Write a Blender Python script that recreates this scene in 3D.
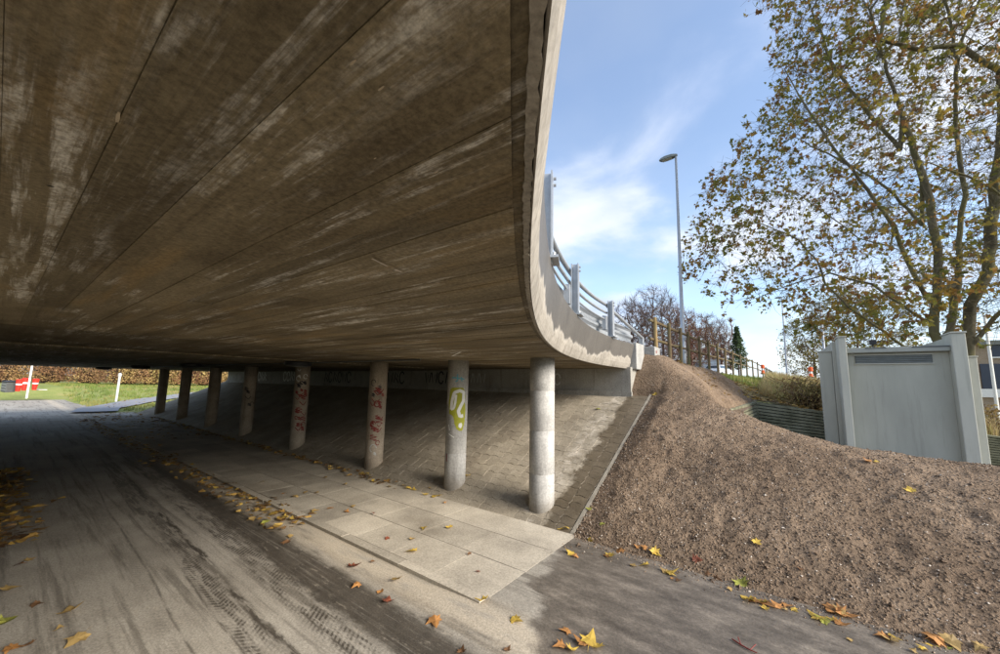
import bpy, math, random
import numpy as np
from mathutils import Matrix, Vector, Euler
random.seed(7); rng = np.random.default_rng(7)
for o in list(bpy.data.objects): bpy.data.objects.remove(o, do_unlink=True)
SC = bpy.context.scene; COL = SC.collection; R = math.radians

# ------------------------------------------------------------------ camera, sky, sun, exposure
# X runs along the path (towards the viewer's right), Y across it, path surface z = 0
F, EYE, PIT, ROLL, YAW = 375., 1.7, R(7.0), R(1.2), R(36.87)
PY = 338.
def _rotz(v): c, s = math.cos(YAW), math.sin(YAW); return np.array([v[0]*c-v[1]*s, v[0]*s+v[1]*c, v[2]])
_f = np.array([0, math.cos(PIT), math.sin(PIT)]); _r0 = np.array([1., 0, 0]); _u0 = np.array([0, -math.sin(PIT), math.cos(PIT)])
_r = _rotz(_r0*math.cos(ROLL)+_u0*math.sin(ROLL)); _u = _rotz(-_r0*math.sin(ROLL)+_u0*math.cos(ROLL)); _f = _rotz(_f)
EYEP = np.array([0, 0, EYE])
cam = bpy.data.cameras.new('camera'); co = bpy.data.objects.new('camera', cam); COL.objects.link(co)
co.matrix_world = Matrix(((_r[0], _u[0], -_f[0], 0), (_r[1], _u[1], -_f[1], 0), (_r[2], _u[2], -_f[2], EYE), (0, 0, 0, 1)))
cam.sensor_width = 36; cam.lens = F/1000*36; cam.shift_y = (PY-327)/1000; cam.clip_start = .02; cam.clip_end = 5000
SC.camera = co
def ray(x, y): return _f*F+_r*(x-500)+_u*(PY-y)
def atz(x, y, z=0.): d = ray(x, y); return EYEP+d*(z-EYE)/d[2]
def atY(x, y, Y): d = ray(x, y); return EYEP+d*Y/d[1]
def atd(x, y, D): d = ray(x, y); return EYEP+d*D/(d@_f)

SUN_EL, SUN_AZ = R(27), R(3)          # azimuth: angle from +X (counter-clockwise) of the direction the light comes from
w = bpy.data.worlds.new('World'); SC.world = w; w.use_nodes = True
def build_world():
    nt = w.node_tree; nt.nodes.clear(); L = nt.links.new
    out = nt.nodes.new('ShaderNodeOutputWorld'); bg = nt.nodes.new('ShaderNodeBackground'); L(bg.outputs[0], out.inputs[0])
    sky = nt.nodes.new('ShaderNodeTexSky'); sky.sky_type = 'NISHITA'; sky.sun_disc = False
    sky.sun_elevation = SUN_EL; sky.sun_rotation = math.pi/2-SUN_AZ; sky.altitude = 30; sky.air_density = 1.0; sky.dust_density = .6; sky.ozone_density = 1.6
    tc = nt.nodes.new('ShaderNodeTexCoord'); sp = nt.nodes.new('ShaderNodeSeparateXYZ'); L(tc.outputs['Generated'], sp.inputs[0])
    ad = nt.nodes.new('ShaderNodeMath'); ad.operation = 'MAXIMUM'; L(sp.outputs[2], ad.inputs[0]); ad.inputs[1].default_value = 0
    a2 = nt.nodes.new('ShaderNodeMath'); a2.operation = 'ADD'; L(ad.outputs[0], a2.inputs[0]); a2.inputs[1].default_value = .22
    dv = nt.nodes.new('ShaderNodeVectorMath'); dv.operation = 'DIVIDE'
    cb = nt.nodes.new('ShaderNodeCombineXYZ')
    for i in range(3): L(a2.outputs[0], cb.inputs[i])
    L(tc.outputs['Generated'], dv.inputs[0]); L(cb.outputs[0], dv.inputs[1])
    mp = nt.nodes.new('ShaderNodeMapping'); mp.inputs['Location'].default_value = CLOUD_OFF; L(dv.outputs[0], mp.inputs[0])
    nz = nt.nodes.new('ShaderNodeTexNoise'); nz.inputs['Scale'].default_value = 1.5; nz.inputs['Detail'].default_value = 7; nz.inputs['Roughness'].default_value = .52; nz.inputs['Distortion'].default_value = .3
    L(mp.outputs[0], nz.inputs['Vector'])
    mr = nt.nodes.new('ShaderNodeMapRange'); mr.interpolation_type = 'SMOOTHERSTEP'; mr.inputs[1].default_value = .40; mr.inputs[2].default_value = .66
    mr.inputs[3].default_value = .18; mr.inputs[4].default_value = .95
    L(nz.outputs['Fac'], mr.inputs[0])
    # low haze band towards the horizon, all round
    hz = nt.nodes.new('ShaderNodeMapRange'); hz.interpolation_type = 'SMOOTHSTEP'; hz.inputs[1].default_value = 0.0; hz.inputs[2].default_value = .30; hz.inputs[3].default_value = .72; hz.inputs[4].default_value = 0
    L(sp.outputs[2], hz.inputs[0])
    mx = nt.nodes.new('ShaderNodeMath'); mx.operation = 'MAXIMUM'; L(mr.outputs[0], mx.inputs[0]); L(hz.outputs[0], mx.inputs[1])
    n2 = nt.nodes.new('ShaderNodeTexNoise'); n2.inputs['Scale'].default_value = 2.1; n2.inputs['Detail'].default_value = 5; L(mp.outputs[0], n2.inputs['Vector'])
    cr = nt.nodes.new('ShaderNodeValToRGB'); cr.color_ramp.elements[0].position = .38; cr.color_ramp.elements[1].position = .66
    cr.color_ramp.elements[0].color = (*[c*CLOUD for c in (.62, .72, .95)], 1); cr.color_ramp.elements[1].color = (*[c*CLOUD for c in (.96, 1.0, 1.08)], 1)
    L(n2.outputs['Fac'], cr.inputs[0])
    mix = nt.nodes.new('ShaderNodeMixRGB'); L(mx.outputs[0], mix.inputs[0]); L(sky.outputs[0], mix.inputs[1]); L(cr.outputs[0], mix.inputs[2])
    L(mix.outputs[0], bg.inputs[0]); bg.inputs[1].default_value = .125
CLOUD_OFF = (5.3, 3.1, 0); CLOUD = 3.7
build_world()
sl = bpy.data.lights.new('sun', 'SUN'); sl.energy = 2.7; sl.angle = R(30); sl.color = (1, .93, .83)
so = bpy.data.objects.new('sun', sl); COL.objects.link(so)
_sd = Vector((math.cos(SUN_EL)*math.cos(SUN_AZ), math.cos(SUN_EL)*math.sin(SUN_AZ), math.sin(SUN_EL)))
so.rotation_euler = _sd.to_track_quat('Z', 'Y').to_euler(); so.location = (10, -10, 20)
SC.view_settings.view_transform = 'Standard'; SC.view_settings.look = 'None'; SC.view_settings.gamma = 1
SC.view_settings.exposure = 1.35
SC.render.engine = 'CYCLES'; SC.cycles.max_bounces = 6; SC.cycles.diffuse_bounces = 4; SC.cycles.glossy_bounces = 2

# ------------------------------------------------------------------ helpers
def _h(ix, iy, s):
    n = (ix.astype(np.int64)*374761393+iy.astype(np.int64)*668265263+s*1442695041) & 0x7fffffff
    n = ((n ^ (n >> 13))*1274126177) & 0x7fffffff
    return ((n ^ (n >> 16)) & 0xffff)/65535.
def vnoise(x, y, s=0):
    x = np.asarray(x, float); y = np.asarray(y, float)
    ix = np.floor(x); iy = np.floor(y); fx = x-ix; fy = y-iy; fx = fx*fx*(3-2*fx); fy = fy*fy*(3-2*fy)
    a, b, c, d = _h(ix, iy, s), _h(ix+1, iy, s), _h(ix, iy+1, s), _h(ix+1, iy+1, s)
    return a+(b-a)*fx+(c-a)*fy+(a-b-c+d)*fx*fy-.5
def fbm(x, y, o=4, s=0):
    r = 0; a = 1.
    for i in range(o): r = r+a*vnoise(x*2**i, y*2**i, s+i*17); a *= .5
    return r
class MB:
    def __init__(s): s.v = []; s.f = []
    def add(s, v, f):
        n = len(s.v); s.v += [tuple(p) for p in v]; s.f += [tuple(i+n for i in q) for q in f]; return s
    def box(s, x0, x1, y0, y1, z0, z1):
        return s.add([(x0, y0, z0), (x1, y0, z0), (x1, y1, z0), (x0, y1, z0), (x0, y0, z1), (x1, y0, z1), (x1, y1, z1), (x0, y1, z1)],
                     [(3, 2, 1, 0), (4, 5, 6, 7), (0, 1, 5, 4), (1, 2, 6, 5), (2, 3, 7, 6), (3, 0, 4, 7)])
    def prism(s, poly, z0, z1, inset=0.):
        n = len(poly); cx = sum(p[0] for p in poly)/n; cy = sum(p[1] for p in poly)/n
        v = [(x, y, z0) for x, y in poly]
        if inset:
            v += [(x, y, z1-inset) for x, y in poly]
            v += [(x+(cx-x)/max(1e-6, math.hypot(cx-x, cy-y))*inset, y+(cy-y)/max(1e-6, math.hypot(cx-x, cy-y))*inset, z1) for x, y in poly]; k = 2
        else: v += [(x, y, z1) for x, y in poly]; k = 1
        f = [tuple(range(n-1, -1, -1)), tuple(range(k*n, k*n+n))]
        for j in range(k):
            for i in range(n): f.append((j*n+i, j*n+(i+1) % n, (j+1)*n+(i+1) % n, (j+1)*n+i))
        return s.add(v, f)
    def tube(s, pts, rad, sides=8, cap=True):
        P = np.array(pts, float); n = len(P)
        rad = np.full(n, rad) if np.isscalar(rad) else np.array(rad, float)
        T = np.gradient(P, axis=0); T /= np.linalg.norm(T, axis=1)[:, None]+1e-9
        a = np.array([0, 0, 1.]) if abs(T[0][2]) < .9 else np.array([1., 0, 0])
        U = np.cross(T[0], a); U /= np.linalg.norm(U)
        base = len(s.v); an = np.arange(sides)*2*math.pi/sides
        for i in range(n):
            U = U-T[i]*(U@T[i]); U /= np.linalg.norm(U)+1e-9; V = np.cross(T[i], U)
            for t in an: s.v.append(tuple(P[i]+rad[i]*(math.cos(t)*U+math.sin(t)*V)))
        for i in range(n-1):
            for k in range(sides):
                b = base+i*sides; s.f.append((b+k, b+(k+1) % sides, b+sides+(k+1) % sides, b+sides+k))
        if cap:
            s.f.append(tuple(base+k for k in range(sides-1, -1, -1))); s.f.append(tuple(base+(n-1)*sides+k for k in range(sides)))
        return s
    def lathe(s, prof, cx=0, cy=0, sides=24):
        base = len(s.v); n = len(prof)
        for r_, z in prof:
            for k in range(sides): t = 2*math.pi*k/sides; s.v.append((cx+r_*math.cos(t), cy+r_*math.sin(t), z))
        for i in range(n-1):
            for k in range(sides): b = base+i*sides; s.f.append((b+k, b+(k+1) % sides, b+sides+(k+1) % sides, b+sides+k))
        s.f.append(tuple(base+k for k in range(sides-1, -1, -1))); s.f.append(tuple(base+(n-1)*sides+k for k in range(sides)))
        return s
    def mesh(s, name, m=None, smooth=False):
        me = bpy.data.meshes.new(name); me.from_pydata(s.v, [], s.f); me.update()
        if m: me.materials.append(m)
        if smooth: me.polygons.foreach_set('use_smooth', [True]*len(me.polygons))
        return me
    def build(s, name, m, parent=None, smooth=False, **kw): return mk(name, s.mesh(name, m, smooth), parent, **kw)
def mk(name, me, parent=None, **kw):
    o = bpy.data.objects.new(name, me); COL.objects.link(o)
    if parent is not None: o.parent = parent
    return tag(o, **kw)
def tag(o, label=None, cat=None, group=None, kind=None):
    if label: o['label'] = label
    if cat: o['category'] = cat
    if group: o['group'] = group
    if kind: o['kind'] = kind
    return o
def empty(name, loc=(0, 0, 0), rz=0., **kw):
    o = bpy.data.objects.new(name, None); COL.objects.link(o); o.location = loc; o.rotation_euler = (0, 0, rz); o.empty_display_size = .1
    return tag(o, **kw)
def copy_tree(o, parent=None, **kw):
    c = o.copy(); COL.objects.link(c); c.parent = parent
    for ch in [q for q in bpy.data.objects if q.parent == o]: copy_tree(ch, c)
    return tag(c, **kw)
def bevel(o, wd=.01, seg=2):
    b = o.modifiers.new('bevel', 'BEVEL'); b.width = wd; b.segments = seg; b.limit_method = 'ANGLE'; return o
def grid(name, xs, ys, zf, m, parent=None, smooth=True, **kw):
    X, Y = np.meshgrid(xs, ys); Z = zf(X, Y)
    me = bpy.data.meshes.new(name); nx, ny = len(xs), len(ys)
    V = np.stack([X, Y, Z], -1).reshape(-1, 3)
    i = np.arange((nx-1)*(ny-1)); a = (i//(nx-1))*nx+i % (nx-1)
    Fc = np.stack([a, a+1, a+nx+1, a+nx], -1)
    me.vertices.add(len(V)); me.vertices.foreach_set('co', V.ravel())
    me.loops.add(Fc.size); me.loops.foreach_set('vertex_index', Fc.ravel())
    me.polygons.add(len(Fc)); me.polygons.foreach_set('loop_start', np.arange(len(Fc))*4); me.polygons.foreach_set('loop_total', np.full(len(Fc), 4))
    me.polygons.foreach_set('use_smooth', np.full(len(Fc), smooth)); me.update(calc_edges=True); me.materials.append(m)
    return mk(name, me, parent, **kw)
def npmesh(name, V, Fc, m, smooth=False):
    me = bpy.data.meshes.new(name); V = np.asarray(V, np.float32); Fc = np.asarray(Fc, np.int32); k = Fc.shape[1]
    me.vertices.add(len(V)); me.vertices.foreach_set('co', V.ravel())
    me.loops.add(Fc.size); me.loops.foreach_set('vertex_index', Fc.ravel())
    me.polygons.add(len(Fc)); me.polygons.foreach_set('loop_start', np.arange(len(Fc))*k); me.polygons.foreach_set('loop_total', np.full(len(Fc), k))
    me.polygons.foreach_set('use_smooth', np.full(len(Fc), smooth)); me.update(calc_edges=True); me.materials.append(m); return me

# ------------------------------------------------------------------ materials
class NT:
    def __init__(s, name, rough=.8, spec=.3):
        s.m = bpy.data.materials.new(name); s.m.use_nodes = True; s.t = s.m.node_tree
        s.b = s.t.nodes['Principled BSDF']; s.b.inputs['Roughness'].default_value = rough; s.b.inputs['Specular IOR Level'].default_value = spec
        s.tc = s.t.nodes.new('ShaderNodeTexCoord'); s.obj = s.tc.outputs['Object']
        g = s.t.nodes.new('ShaderNodeNewGeometry'); s.pos = g.outputs['Position']; s.nrm = g.outputs['Normal']
    def L(s, a, b): s.t.links.new(a, b)
    def put(s, sock, v):
        if hasattr(v, 'is_linked') or hasattr(v, 'links'): s.L(v, sock)
        elif isinstance(v, (tuple, list)) and len(v) == 3 and sock.type == 'RGBA': sock.default_value = (*v, 1)
        else: sock.default_value = v
    def mapv(s, scale=(1, 1, 1), rot=(0, 0, 0), loc=(0, 0, 0), v=None):
        n = s.t.nodes.new('ShaderNodeMapping'); n.inputs['Scale'].default_value = scale; n.inputs['Rotation'].default_value = rot; n.inputs['Location'].default_value = loc
        s.L(v or s.pos, n.inputs[0]); return n.outputs[0]
    def noise(s, scale, detail=4, rough=.55, v=None, dist=0., col=False):
        n = s.t.nodes.new('ShaderNodeTexNoise'); n.inputs['Scale'].default_value = scale; n.inputs['Detail'].default_value = min(detail, 5); n.inputs['Roughness'].default_value = rough; n.inputs['Distortion'].default_value = dist
        s.L(v or s.pos, n.inputs['Vector']); return n.outputs['Color' if col else 'Fac']
    def voro(s, scale, v=None, feature='F1', out='Distance'):
        n = s.t.nodes.new('ShaderNodeTexVoronoi'); n.feature = feature; n.inputs['Scale'].default_value = scale; s.L(v or s.pos, n.inputs['Vector']); return n.outputs[out]
    def ramp(s, fac, stops):
        n = s.t.nodes.new('ShaderNodeValToRGB'); e = n.color_ramp.elements
        while len(e) < len(stops): e.new(.5)
        for k, (p, c) in enumerate(stops): e[k].position = p; e[k].color = (*c, 1) if not np.isscalar(c) else (c, c, c, 1)
        s.L(fac, n.inputs[0]); return n.outputs[0]
    def rng(s, fac, a, b, c=0., d=1., smooth=True):
        n = s.t.nodes.new('ShaderNodeMapRange'); n.interpolation_type = 'SMOOTHSTEP' if smooth else 'LINEAR'
        s.L(fac, n.inputs[0])
        for i, v in zip((1, 2, 3, 4), (a, b, c, d)): s.put(n.inputs[i], v)
        return n.outputs[0]
    def mix(s, fac, a, b, mode='MIX'):
        n = s.t.nodes.new('ShaderNodeMixRGB'); n.blend_type = mode
        for i, v in enumerate((fac, a, b)): s.put(n.inputs[i], v)
        return n.outputs[0]
    def math(s, op, a, b=0., c=0.):
        n = s.t.nodes.new('ShaderNodeMath'); n.operation = op
        for i, v in enumerate((a, b, c)): s.put(n.inputs[i], v)
        return n.outputs[0]
    def xyz(s, v=None):
        n = s.t.nodes.new('ShaderNodeSeparateXYZ'); s.L(v or s.pos, n.inputs[0]); return n.outputs
    def rand(s):
        n = s.t.nodes.new('ShaderNodeObjectInfo'); return n.outputs['Random']
    def done(s, col=None, rough=None, bump=None, bs=.3, bd=.01):
        if col is not None: s.put(s.b.inputs['Base Color'], col)
        if rough is not None: s.put(s.b.inputs['Roughness'], rough)
        if bump is not None:
            n = s.t.nodes.new('ShaderNodeBump'); n.inputs['Strength'].default_value = bs; n.inputs['Distance'].default_value = bd
            s.L(bump, n.inputs['Height']); s.L(n.outputs[0], s.b.inputs['Normal'])
        return s.m
def simple(name, c, rough=.7, var=.25, scale=6., bs=.15, bd=.004, spec=.3, metal=0.):
    n = NT(name, rough, spec); a = n.noise(scale, 5); b = n.noise(scale*9, 3)
    k = n.math('ADD', n.math('MULTIPLY', a, .65), n.math('MULTIPLY', b, .35))
    col = n.ramp(k, [(.3, tuple(x*(1-var) for x in c)), (.7, tuple(min(1, x*(1+var)) for x in c))])
    n.b.inputs['Metallic'].default_value = metal
    return n.done(col, None, b, bs, bd)
M = {}
def EX(Y):                                   # plan line of the bridge's near edge
    Y = np.minimum(Y, 6.88); return .053*Y*Y-.729*Y+.053
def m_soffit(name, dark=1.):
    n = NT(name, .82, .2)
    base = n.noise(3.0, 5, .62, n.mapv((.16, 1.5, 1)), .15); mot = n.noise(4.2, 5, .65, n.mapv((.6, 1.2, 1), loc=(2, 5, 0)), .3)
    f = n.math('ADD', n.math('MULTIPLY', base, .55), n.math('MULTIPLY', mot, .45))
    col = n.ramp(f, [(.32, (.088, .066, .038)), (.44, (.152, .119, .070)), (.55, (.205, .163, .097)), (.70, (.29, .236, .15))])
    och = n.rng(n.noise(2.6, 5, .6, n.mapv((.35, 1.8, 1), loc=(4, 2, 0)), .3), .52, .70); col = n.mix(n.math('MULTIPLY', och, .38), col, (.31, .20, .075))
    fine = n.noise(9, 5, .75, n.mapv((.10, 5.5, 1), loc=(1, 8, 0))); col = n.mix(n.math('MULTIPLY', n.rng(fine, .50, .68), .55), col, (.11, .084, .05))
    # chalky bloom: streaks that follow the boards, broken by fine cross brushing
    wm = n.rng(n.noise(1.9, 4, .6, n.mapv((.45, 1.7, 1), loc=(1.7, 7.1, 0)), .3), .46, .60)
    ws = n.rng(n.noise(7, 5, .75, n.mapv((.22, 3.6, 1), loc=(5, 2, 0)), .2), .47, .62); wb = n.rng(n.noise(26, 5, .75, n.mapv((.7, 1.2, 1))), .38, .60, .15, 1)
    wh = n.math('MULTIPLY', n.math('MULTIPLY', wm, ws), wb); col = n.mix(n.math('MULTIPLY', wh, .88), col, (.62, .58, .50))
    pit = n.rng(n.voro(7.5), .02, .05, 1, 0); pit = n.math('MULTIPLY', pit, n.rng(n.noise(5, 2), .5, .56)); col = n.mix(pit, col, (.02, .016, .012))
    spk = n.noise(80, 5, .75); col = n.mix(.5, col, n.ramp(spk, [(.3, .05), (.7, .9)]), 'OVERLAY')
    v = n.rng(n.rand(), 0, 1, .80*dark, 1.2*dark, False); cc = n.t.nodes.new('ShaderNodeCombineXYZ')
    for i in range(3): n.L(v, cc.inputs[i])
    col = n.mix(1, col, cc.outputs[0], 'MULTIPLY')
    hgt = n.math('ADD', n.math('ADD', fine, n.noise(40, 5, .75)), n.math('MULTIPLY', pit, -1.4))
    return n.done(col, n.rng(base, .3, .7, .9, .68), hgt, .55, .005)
M['soffit'] = m_soffit('formwork concrete')
M['soffit_old'] = m_soffit('old deck concrete', .8)
def m_conc(name, c=(.36, .33, .28), dirt=(.14, .12, .095), wet=False, streak=True, sc=1.):
    n = NT(name, .85, .25); a = n.noise(2.2*sc, 7, .62); b = n.noise(40*sc, 4, .65); s_ = n.noise(5*sc, 5, .6, n.mapv((1.6, 1.6, .18)))
    col = n.ramp(a, [(.3, tuple(x*.74 for x in c)), (.5, c), (.72, tuple(min(1, x*1.2) for x in c))])
    if streak: col = n.mix(n.math('MULTIPLY', n.rng(s_, .5, .75), .7), col, dirt)
    col = n.mix(.3, col, n.ramp(b, [(.3, .1), (.7, .9)]), 'OVERLAY')
    pit = n.rng(n.voro(24*sc), .03, .10, 1, 0); pit = n.math('MULTIPLY', pit, n.rng(n.noise(9, 2), .5, .6)); col = n.mix(n.math('MULTIPLY', pit, .7), col, (.05, .045, .04))
    rg = .85
    if 'column' in name: zc = n.xyz()[2]; col = n.mix(n.math('MULTIPLY', n.rng(n.math('ADD', zc, n.math('MULTIPLY', n.noise(7, 5, .7), .35)), .22, .55, 1, 0), .6), col, (.20, .165, .12))
    if wet:   # damp film running down from the top of the edge beam, with a ragged lower limit
        z = n.xyz()[2]; yy = n.mapv((1.0, 1.0, .25)); lim = n.math('ADD', n.math('MULTIPLY', n.noise(1.5, 5, .65, yy), .5), 1.98); wf = n.rng(n.math('SUBTRACT', z, lim), -.008, .02)
        edge = n.rng(n.math('ABSOLUTE', n.math('SUBTRACT', z, lim)), .0, .035, 1, 0)
        col = n.mix(n.math('MULTIPLY', wf, .95), col, n.mix(.6, (.105, .098, .09), n.mix(1, col, (.36, .36, .37), 'MULTIPLY'))); col = n.mix(n.math('MULTIPLY', edge, .35), col, (.5, .46, .4)); rg = n.rng(wf, 0, 1, .85, .5)
    return n.done(col, rg, n.math('ADD', n.noise(30*sc, 6, .7), n.math('MULTIPLY', pit, -1)), .3, .006)
M['concrete'] = m_conc('weathered concrete'); M['edge'] = m_conc('edge beam concrete', (.35, .315, .265), wet=True); M['rough_edge'] = m_conc('broken concrete', (.30, .265, .21), sc=2.5)
M['groove'] = m_conc('drip groove concrete', (.17, .135, .095), streak=False); M['block'] = m_conc('grey concrete block', (.36, .35, .325), streak=False)
M['column'] = m_conc('column concrete', (.43, .415, .385), (.17, .16, .145)); M['column_brown'] = m_conc('older column concrete', (.36, .30, .23), (.16, .12, .09))
M['wall'] = m_conc('abutment concrete', (.33, .31, .27), (.15, .13, .11)); M['joint'] = simple('joint sand', (.15, .125, .095), .95, .3, 12); M['mortar'] = simple('mortar', (.30, .255, .19), .95, .3, 8)
def m_slab():
    n = NT('paving slab', .85, .25); a = n.noise(1.6, 6, .62); b = n.noise(55, 4, .7); d = n.noise(.9, 6, .65, n.mapv(loc=(3, 8, 1)))
    col = n.ramp(a, [(.3, (.33, .29, .23)), (.52, (.46, .405, .32)), (.72, (.56, .50, .40))])
    col = n.mix(n.math('MULTIPLY', n.rng(d, .56, .74), .5), col, (.24, .20, .15))
    v = n.rng(n.rand(), 0, 1, .82, 1.1, False); cc = n.t.nodes.new('ShaderNodeCombineXYZ')
    for i in range(3): n.L(v, cc.inputs[i])
    col = n.mix(1, col, cc.outputs[0], 'MULTIPLY'); col = n.mix(.35, col, n.ramp(b, [(.3, .1), (.7, .9)]), 'OVERLAY')
    return n.done(col, n.rng(d, .5, .7, .88, .5), b, .3, .003)
M['slab'] = m_slab()
def m_paver():
    n = NT('sloping pavers', .8, .3); a = n.noise(1.7, 6, .6); b = n.noise(45, 4, .7)
    col = n.ramp(a, [(.3, (.27, .225, .165)), (.5, (.35, .30, .225)), (.72, (.43, .37, .285))])
    x = n.xyz(); wob = n.noise(2.4, 6, .68)
    # strip beyond the drip line of the deck is rain-wet
    wet = n.rng(n.math('ADD', x[0], n.math('MULTIPLY', n.math('SUBTRACT', wob, .5), .55)), -2.50, -2.40)
    col = n.mix(n.math('MULTIPLY', wet, .95), col, n.mix(1, col, (.36, .33, .29), 'MULTIPLY'))
    rim = n.rng(n.math('ABSOLUTE', n.math('SUBTRACT', n.math('ADD', x[0], n.math('MULTIPLY', n.math('SUBTRACT', wob, .5), .55)), -2.66)), .0, .24, 1, 0); col = n.mix(n.math('MULTIPLY', rim, n.rng(n.noise(7, 6, .7), .42, .62, 0, .7)), col, (.60, .53, .43))
    v = n.rng(n.rand(), 0, 1, .9, 1.08, False); vv = n.rng(n.voro(5.5, out='Color'), 0, 1, .88, 1.08, False); v = n.math('MULTIPLY', v, vv); cc = n.t.nodes.new('ShaderNodeCombineXYZ')
    for i in range(3): n.L(v, cc.inputs[i])
    col = n.mix(1, col, cc.outputs[0], 'MULTIPLY'); col = n.mix(.35, col, n.ramp(b, [(.3, .1), (.7, .9)]), 'OVERLAY')
    return n.done(col, n.rng(wet, 0, 1, .85, .42), b, .3, .003)
M['paver'] = m_paver()
def m_path():
    n = NT('worn path surface', .8, .35); x = n.xyz(); a = n.noise(1.1, 7, .65); b = n.noise(70, 4, .75); c = n.noise(6, 6, .7)
    col = n.ramp(a, [(.3, (.26, .232, .19)), (.5, (.345, .31, .255)), (.72, (.44, .40, .335))])
    st = n.noise(3, 6, .7, n.mapv((.12, 2.5, 1))); col = n.mix(n.math('MULTIPLY', n.rng(st, .48, .66), .72), col, (.13, .112, .088))
    # wheel tracks run along the path and drift slightly across it
    yy = n.math('ADD', x[1], n.math('MULTIPLY', n.math('ADD', x[0], 3.), .035)); yy = n.math('ADD', yy, n.math('MULTIPLY', n.math('SUBTRACT', n.noise(.35, 1, .5, n.mapv((1, .1, 1))), .5), .10))
    yj = n.math('ADD', yy, n.math('MULTIPLY', n.math('SUBTRACT', n.noise(22, 3, .6), .5), .03))
    wav = n.math('SINE', n.math('MULTIPLY', n.math('ADD', x[0], n.math('MULTIPLY', n.math('ABSOLUTE', n.math('SUBTRACT', yy, 1.2)), .9)), 128.)); tread = n.rng(n.math('ADD', wav, n.math('MULTIPLY', n.math('SUBTRACT', n.noise(18, 3, .7), .5), 3.2)), -.4, .6)
    brk = n.rng(n.noise(5, 5, .72, n.mapv((.7, 5, 1))), .36, .56, .05, 1); brk2 = n.rng(n.noise(1.3, 4, .7, n.mapv((.8, 3, 1), loc=(7, 3, 0))), .38, .60, .0, 1); brk = n.math('MULTIPLY', brk, n.rng(brk2, 0, 1, .25, 1))
    tot = None
    for (cc_, w_, so_, am, tr) in ((1.88, .19, .07, 1.3, 0), (1.64, .13, .05, 1.15, 1), (1.545, .010, .012, .9, 0), (1.22, .085, .05, 1.25, 1), (1.32, .028, .02, 1.2, 0), (1.13, .010, .010, .8, 0), (.93, .008, .010, .7, 0), (.86, .05, .04, .35, 1), (.62, .010, .01, .3, 0), (2.17, .05, .05, .6, 0)):
        d = n.rng(n.math('ABSOLUTE', n.math('SUBTRACT', yj if w_ > .015 else yy, cc_)), max(0., w_-so_), w_+so_, am, 0.)
        if tr: d = n.math('MULTIPLY', d, n.rng(tread, 0, 1, .42, .85))
        if w_ > .15:
            yk = n.math('ADD', yj, n.math('MULTIPLY', n.math('SUBTRACT', n.noise(5.5, 5, .75, n.mapv((.6, 1, 1), loc=(3, 3, 3))), .5), .26)); d = n.rng(n.math('ABSOLUTE', n.math('SUBTRACT', yk, cc_)), w_-.09, w_+.07, 1.15, 0.)
            main = n.math('MULTIPLY', d, n.math('MULTIPLY', n.rng(brk, 0, 1, .8, 1), n.rng(n.noise(6, 5, .75, n.mapv((.09, 5, 1), loc=(2, 7, 0))), .34, .52, .62, 1))); continue
        tot = d if tot is None else n.math('MAXIMUM', tot, d)
    tot = n.math('MINIMUM', n.math('MAXIMUM', n.math('MULTIPLY', tot, n.rng(brk, 0, 1, .15, 1)), main), .93)
    tot = n.math('MULTIPLY', tot, n.rng(x[0], -17, -7, .25, 1)); col = n.mix(tot, col, n.ramp(c, [(.3, (.040, .033, .025)), (.7, (.085, .070, .053))]))
    mud = n.rng(n.noise(8, 7, .75, n.mapv((.6, 2, 1), loc=(2, 2, 0))), .56, .7); col = n.mix(n.math('MULTIPLY', mud, .45), col, (.44, .38, .30))
    dust = n.math('MULTIPLY', n.rng(n.math('ABSOLUTE', n.math('SUBTRACT', x[1], 2.30)), .05, .30, .75, 0), n.rng(n.noise(4, 5, .7, n.mapv((.5, 2, 1), loc=(8, 1, 0))), .3, .55, .2, 1)); col = n.mix(dust, col, (.52, .44, .33))
    # rain-wet asphalt beyond the drip line of the deck
    ed = n.math('ADD', n.math('ADD', n.math('MULTIPLY', n.math('MULTIPLY', x[1], x[1]), .053), n.math('MULTIPLY', x[1], -.729)), -.05)
    ed = n.math('MINIMUM', ed, n.rng(x[1], 2.2, 2.9, 5., -1.86)); wob = n.noise(3.2, 7, .7)
    wet = n.rng(n.math('SUBTRACT', n.math('ADD', x[0], n.math('MULTIPLY', n.math('SUBTRACT', wob, .5), .45)), ed), -.03, .12)
    wc = n.ramp(n.noise(2.6, 7, .7, n.mapv((1.3, 2.6, 1), (0, 0, .4))), [(.28, (.055, .044, .033)), (.5, (.125, .104, .082)), (.72, (.25, .21, .165))])
    col = n.mix(n.math('MULTIPLY', wet, .93), col, wc)
    col = n.mix(.4, col, n.ramp(b, [(.3, .06), (.7, .94)]), 'OVERLAY')
    rg = n.math('SUBTRACT', n.math('SUBTRACT', .86, n.math('MULTIPLY', wet, .40)), n.math('MULTIPLY', tot, .25))
    return n.done(col, rg, n.math('ADD', b, n.math('MULTIPLY', c, .7)), .4, .004)
M['path'] = m_path()
def m_soil():
    n = NT('dug soil', .92, .2); a = n.noise(1.3, 6, .65); b = n.noise(26, 7, .75); v = n.voro(30)
    col = n.ramp(n.math('ADD', n.math('MULTIPLY', a, .45), n.math('MULTIPLY', b, .55)), [(.33, (.085, .056, .036)), (.48, (.185, .129, .084)), (.60, (.263, .189, .127)), (.72, (.37, .28, .196))])
    sp = n.math('MULTIPLY', n.rng(n.voro(22), .10, .22, 1, 0), n.rng(n.voro(22, out='Color'), .62, .7)); col = n.mix(n.math('MULTIPLY', sp, .8), col, (.42, .35, .28))
    return n.done(col, None, n.math('ADD', b, n.math('MULTIPLY', n.rng(v, 0, .5, 1, 0), .8)), .8, .03)
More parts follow.
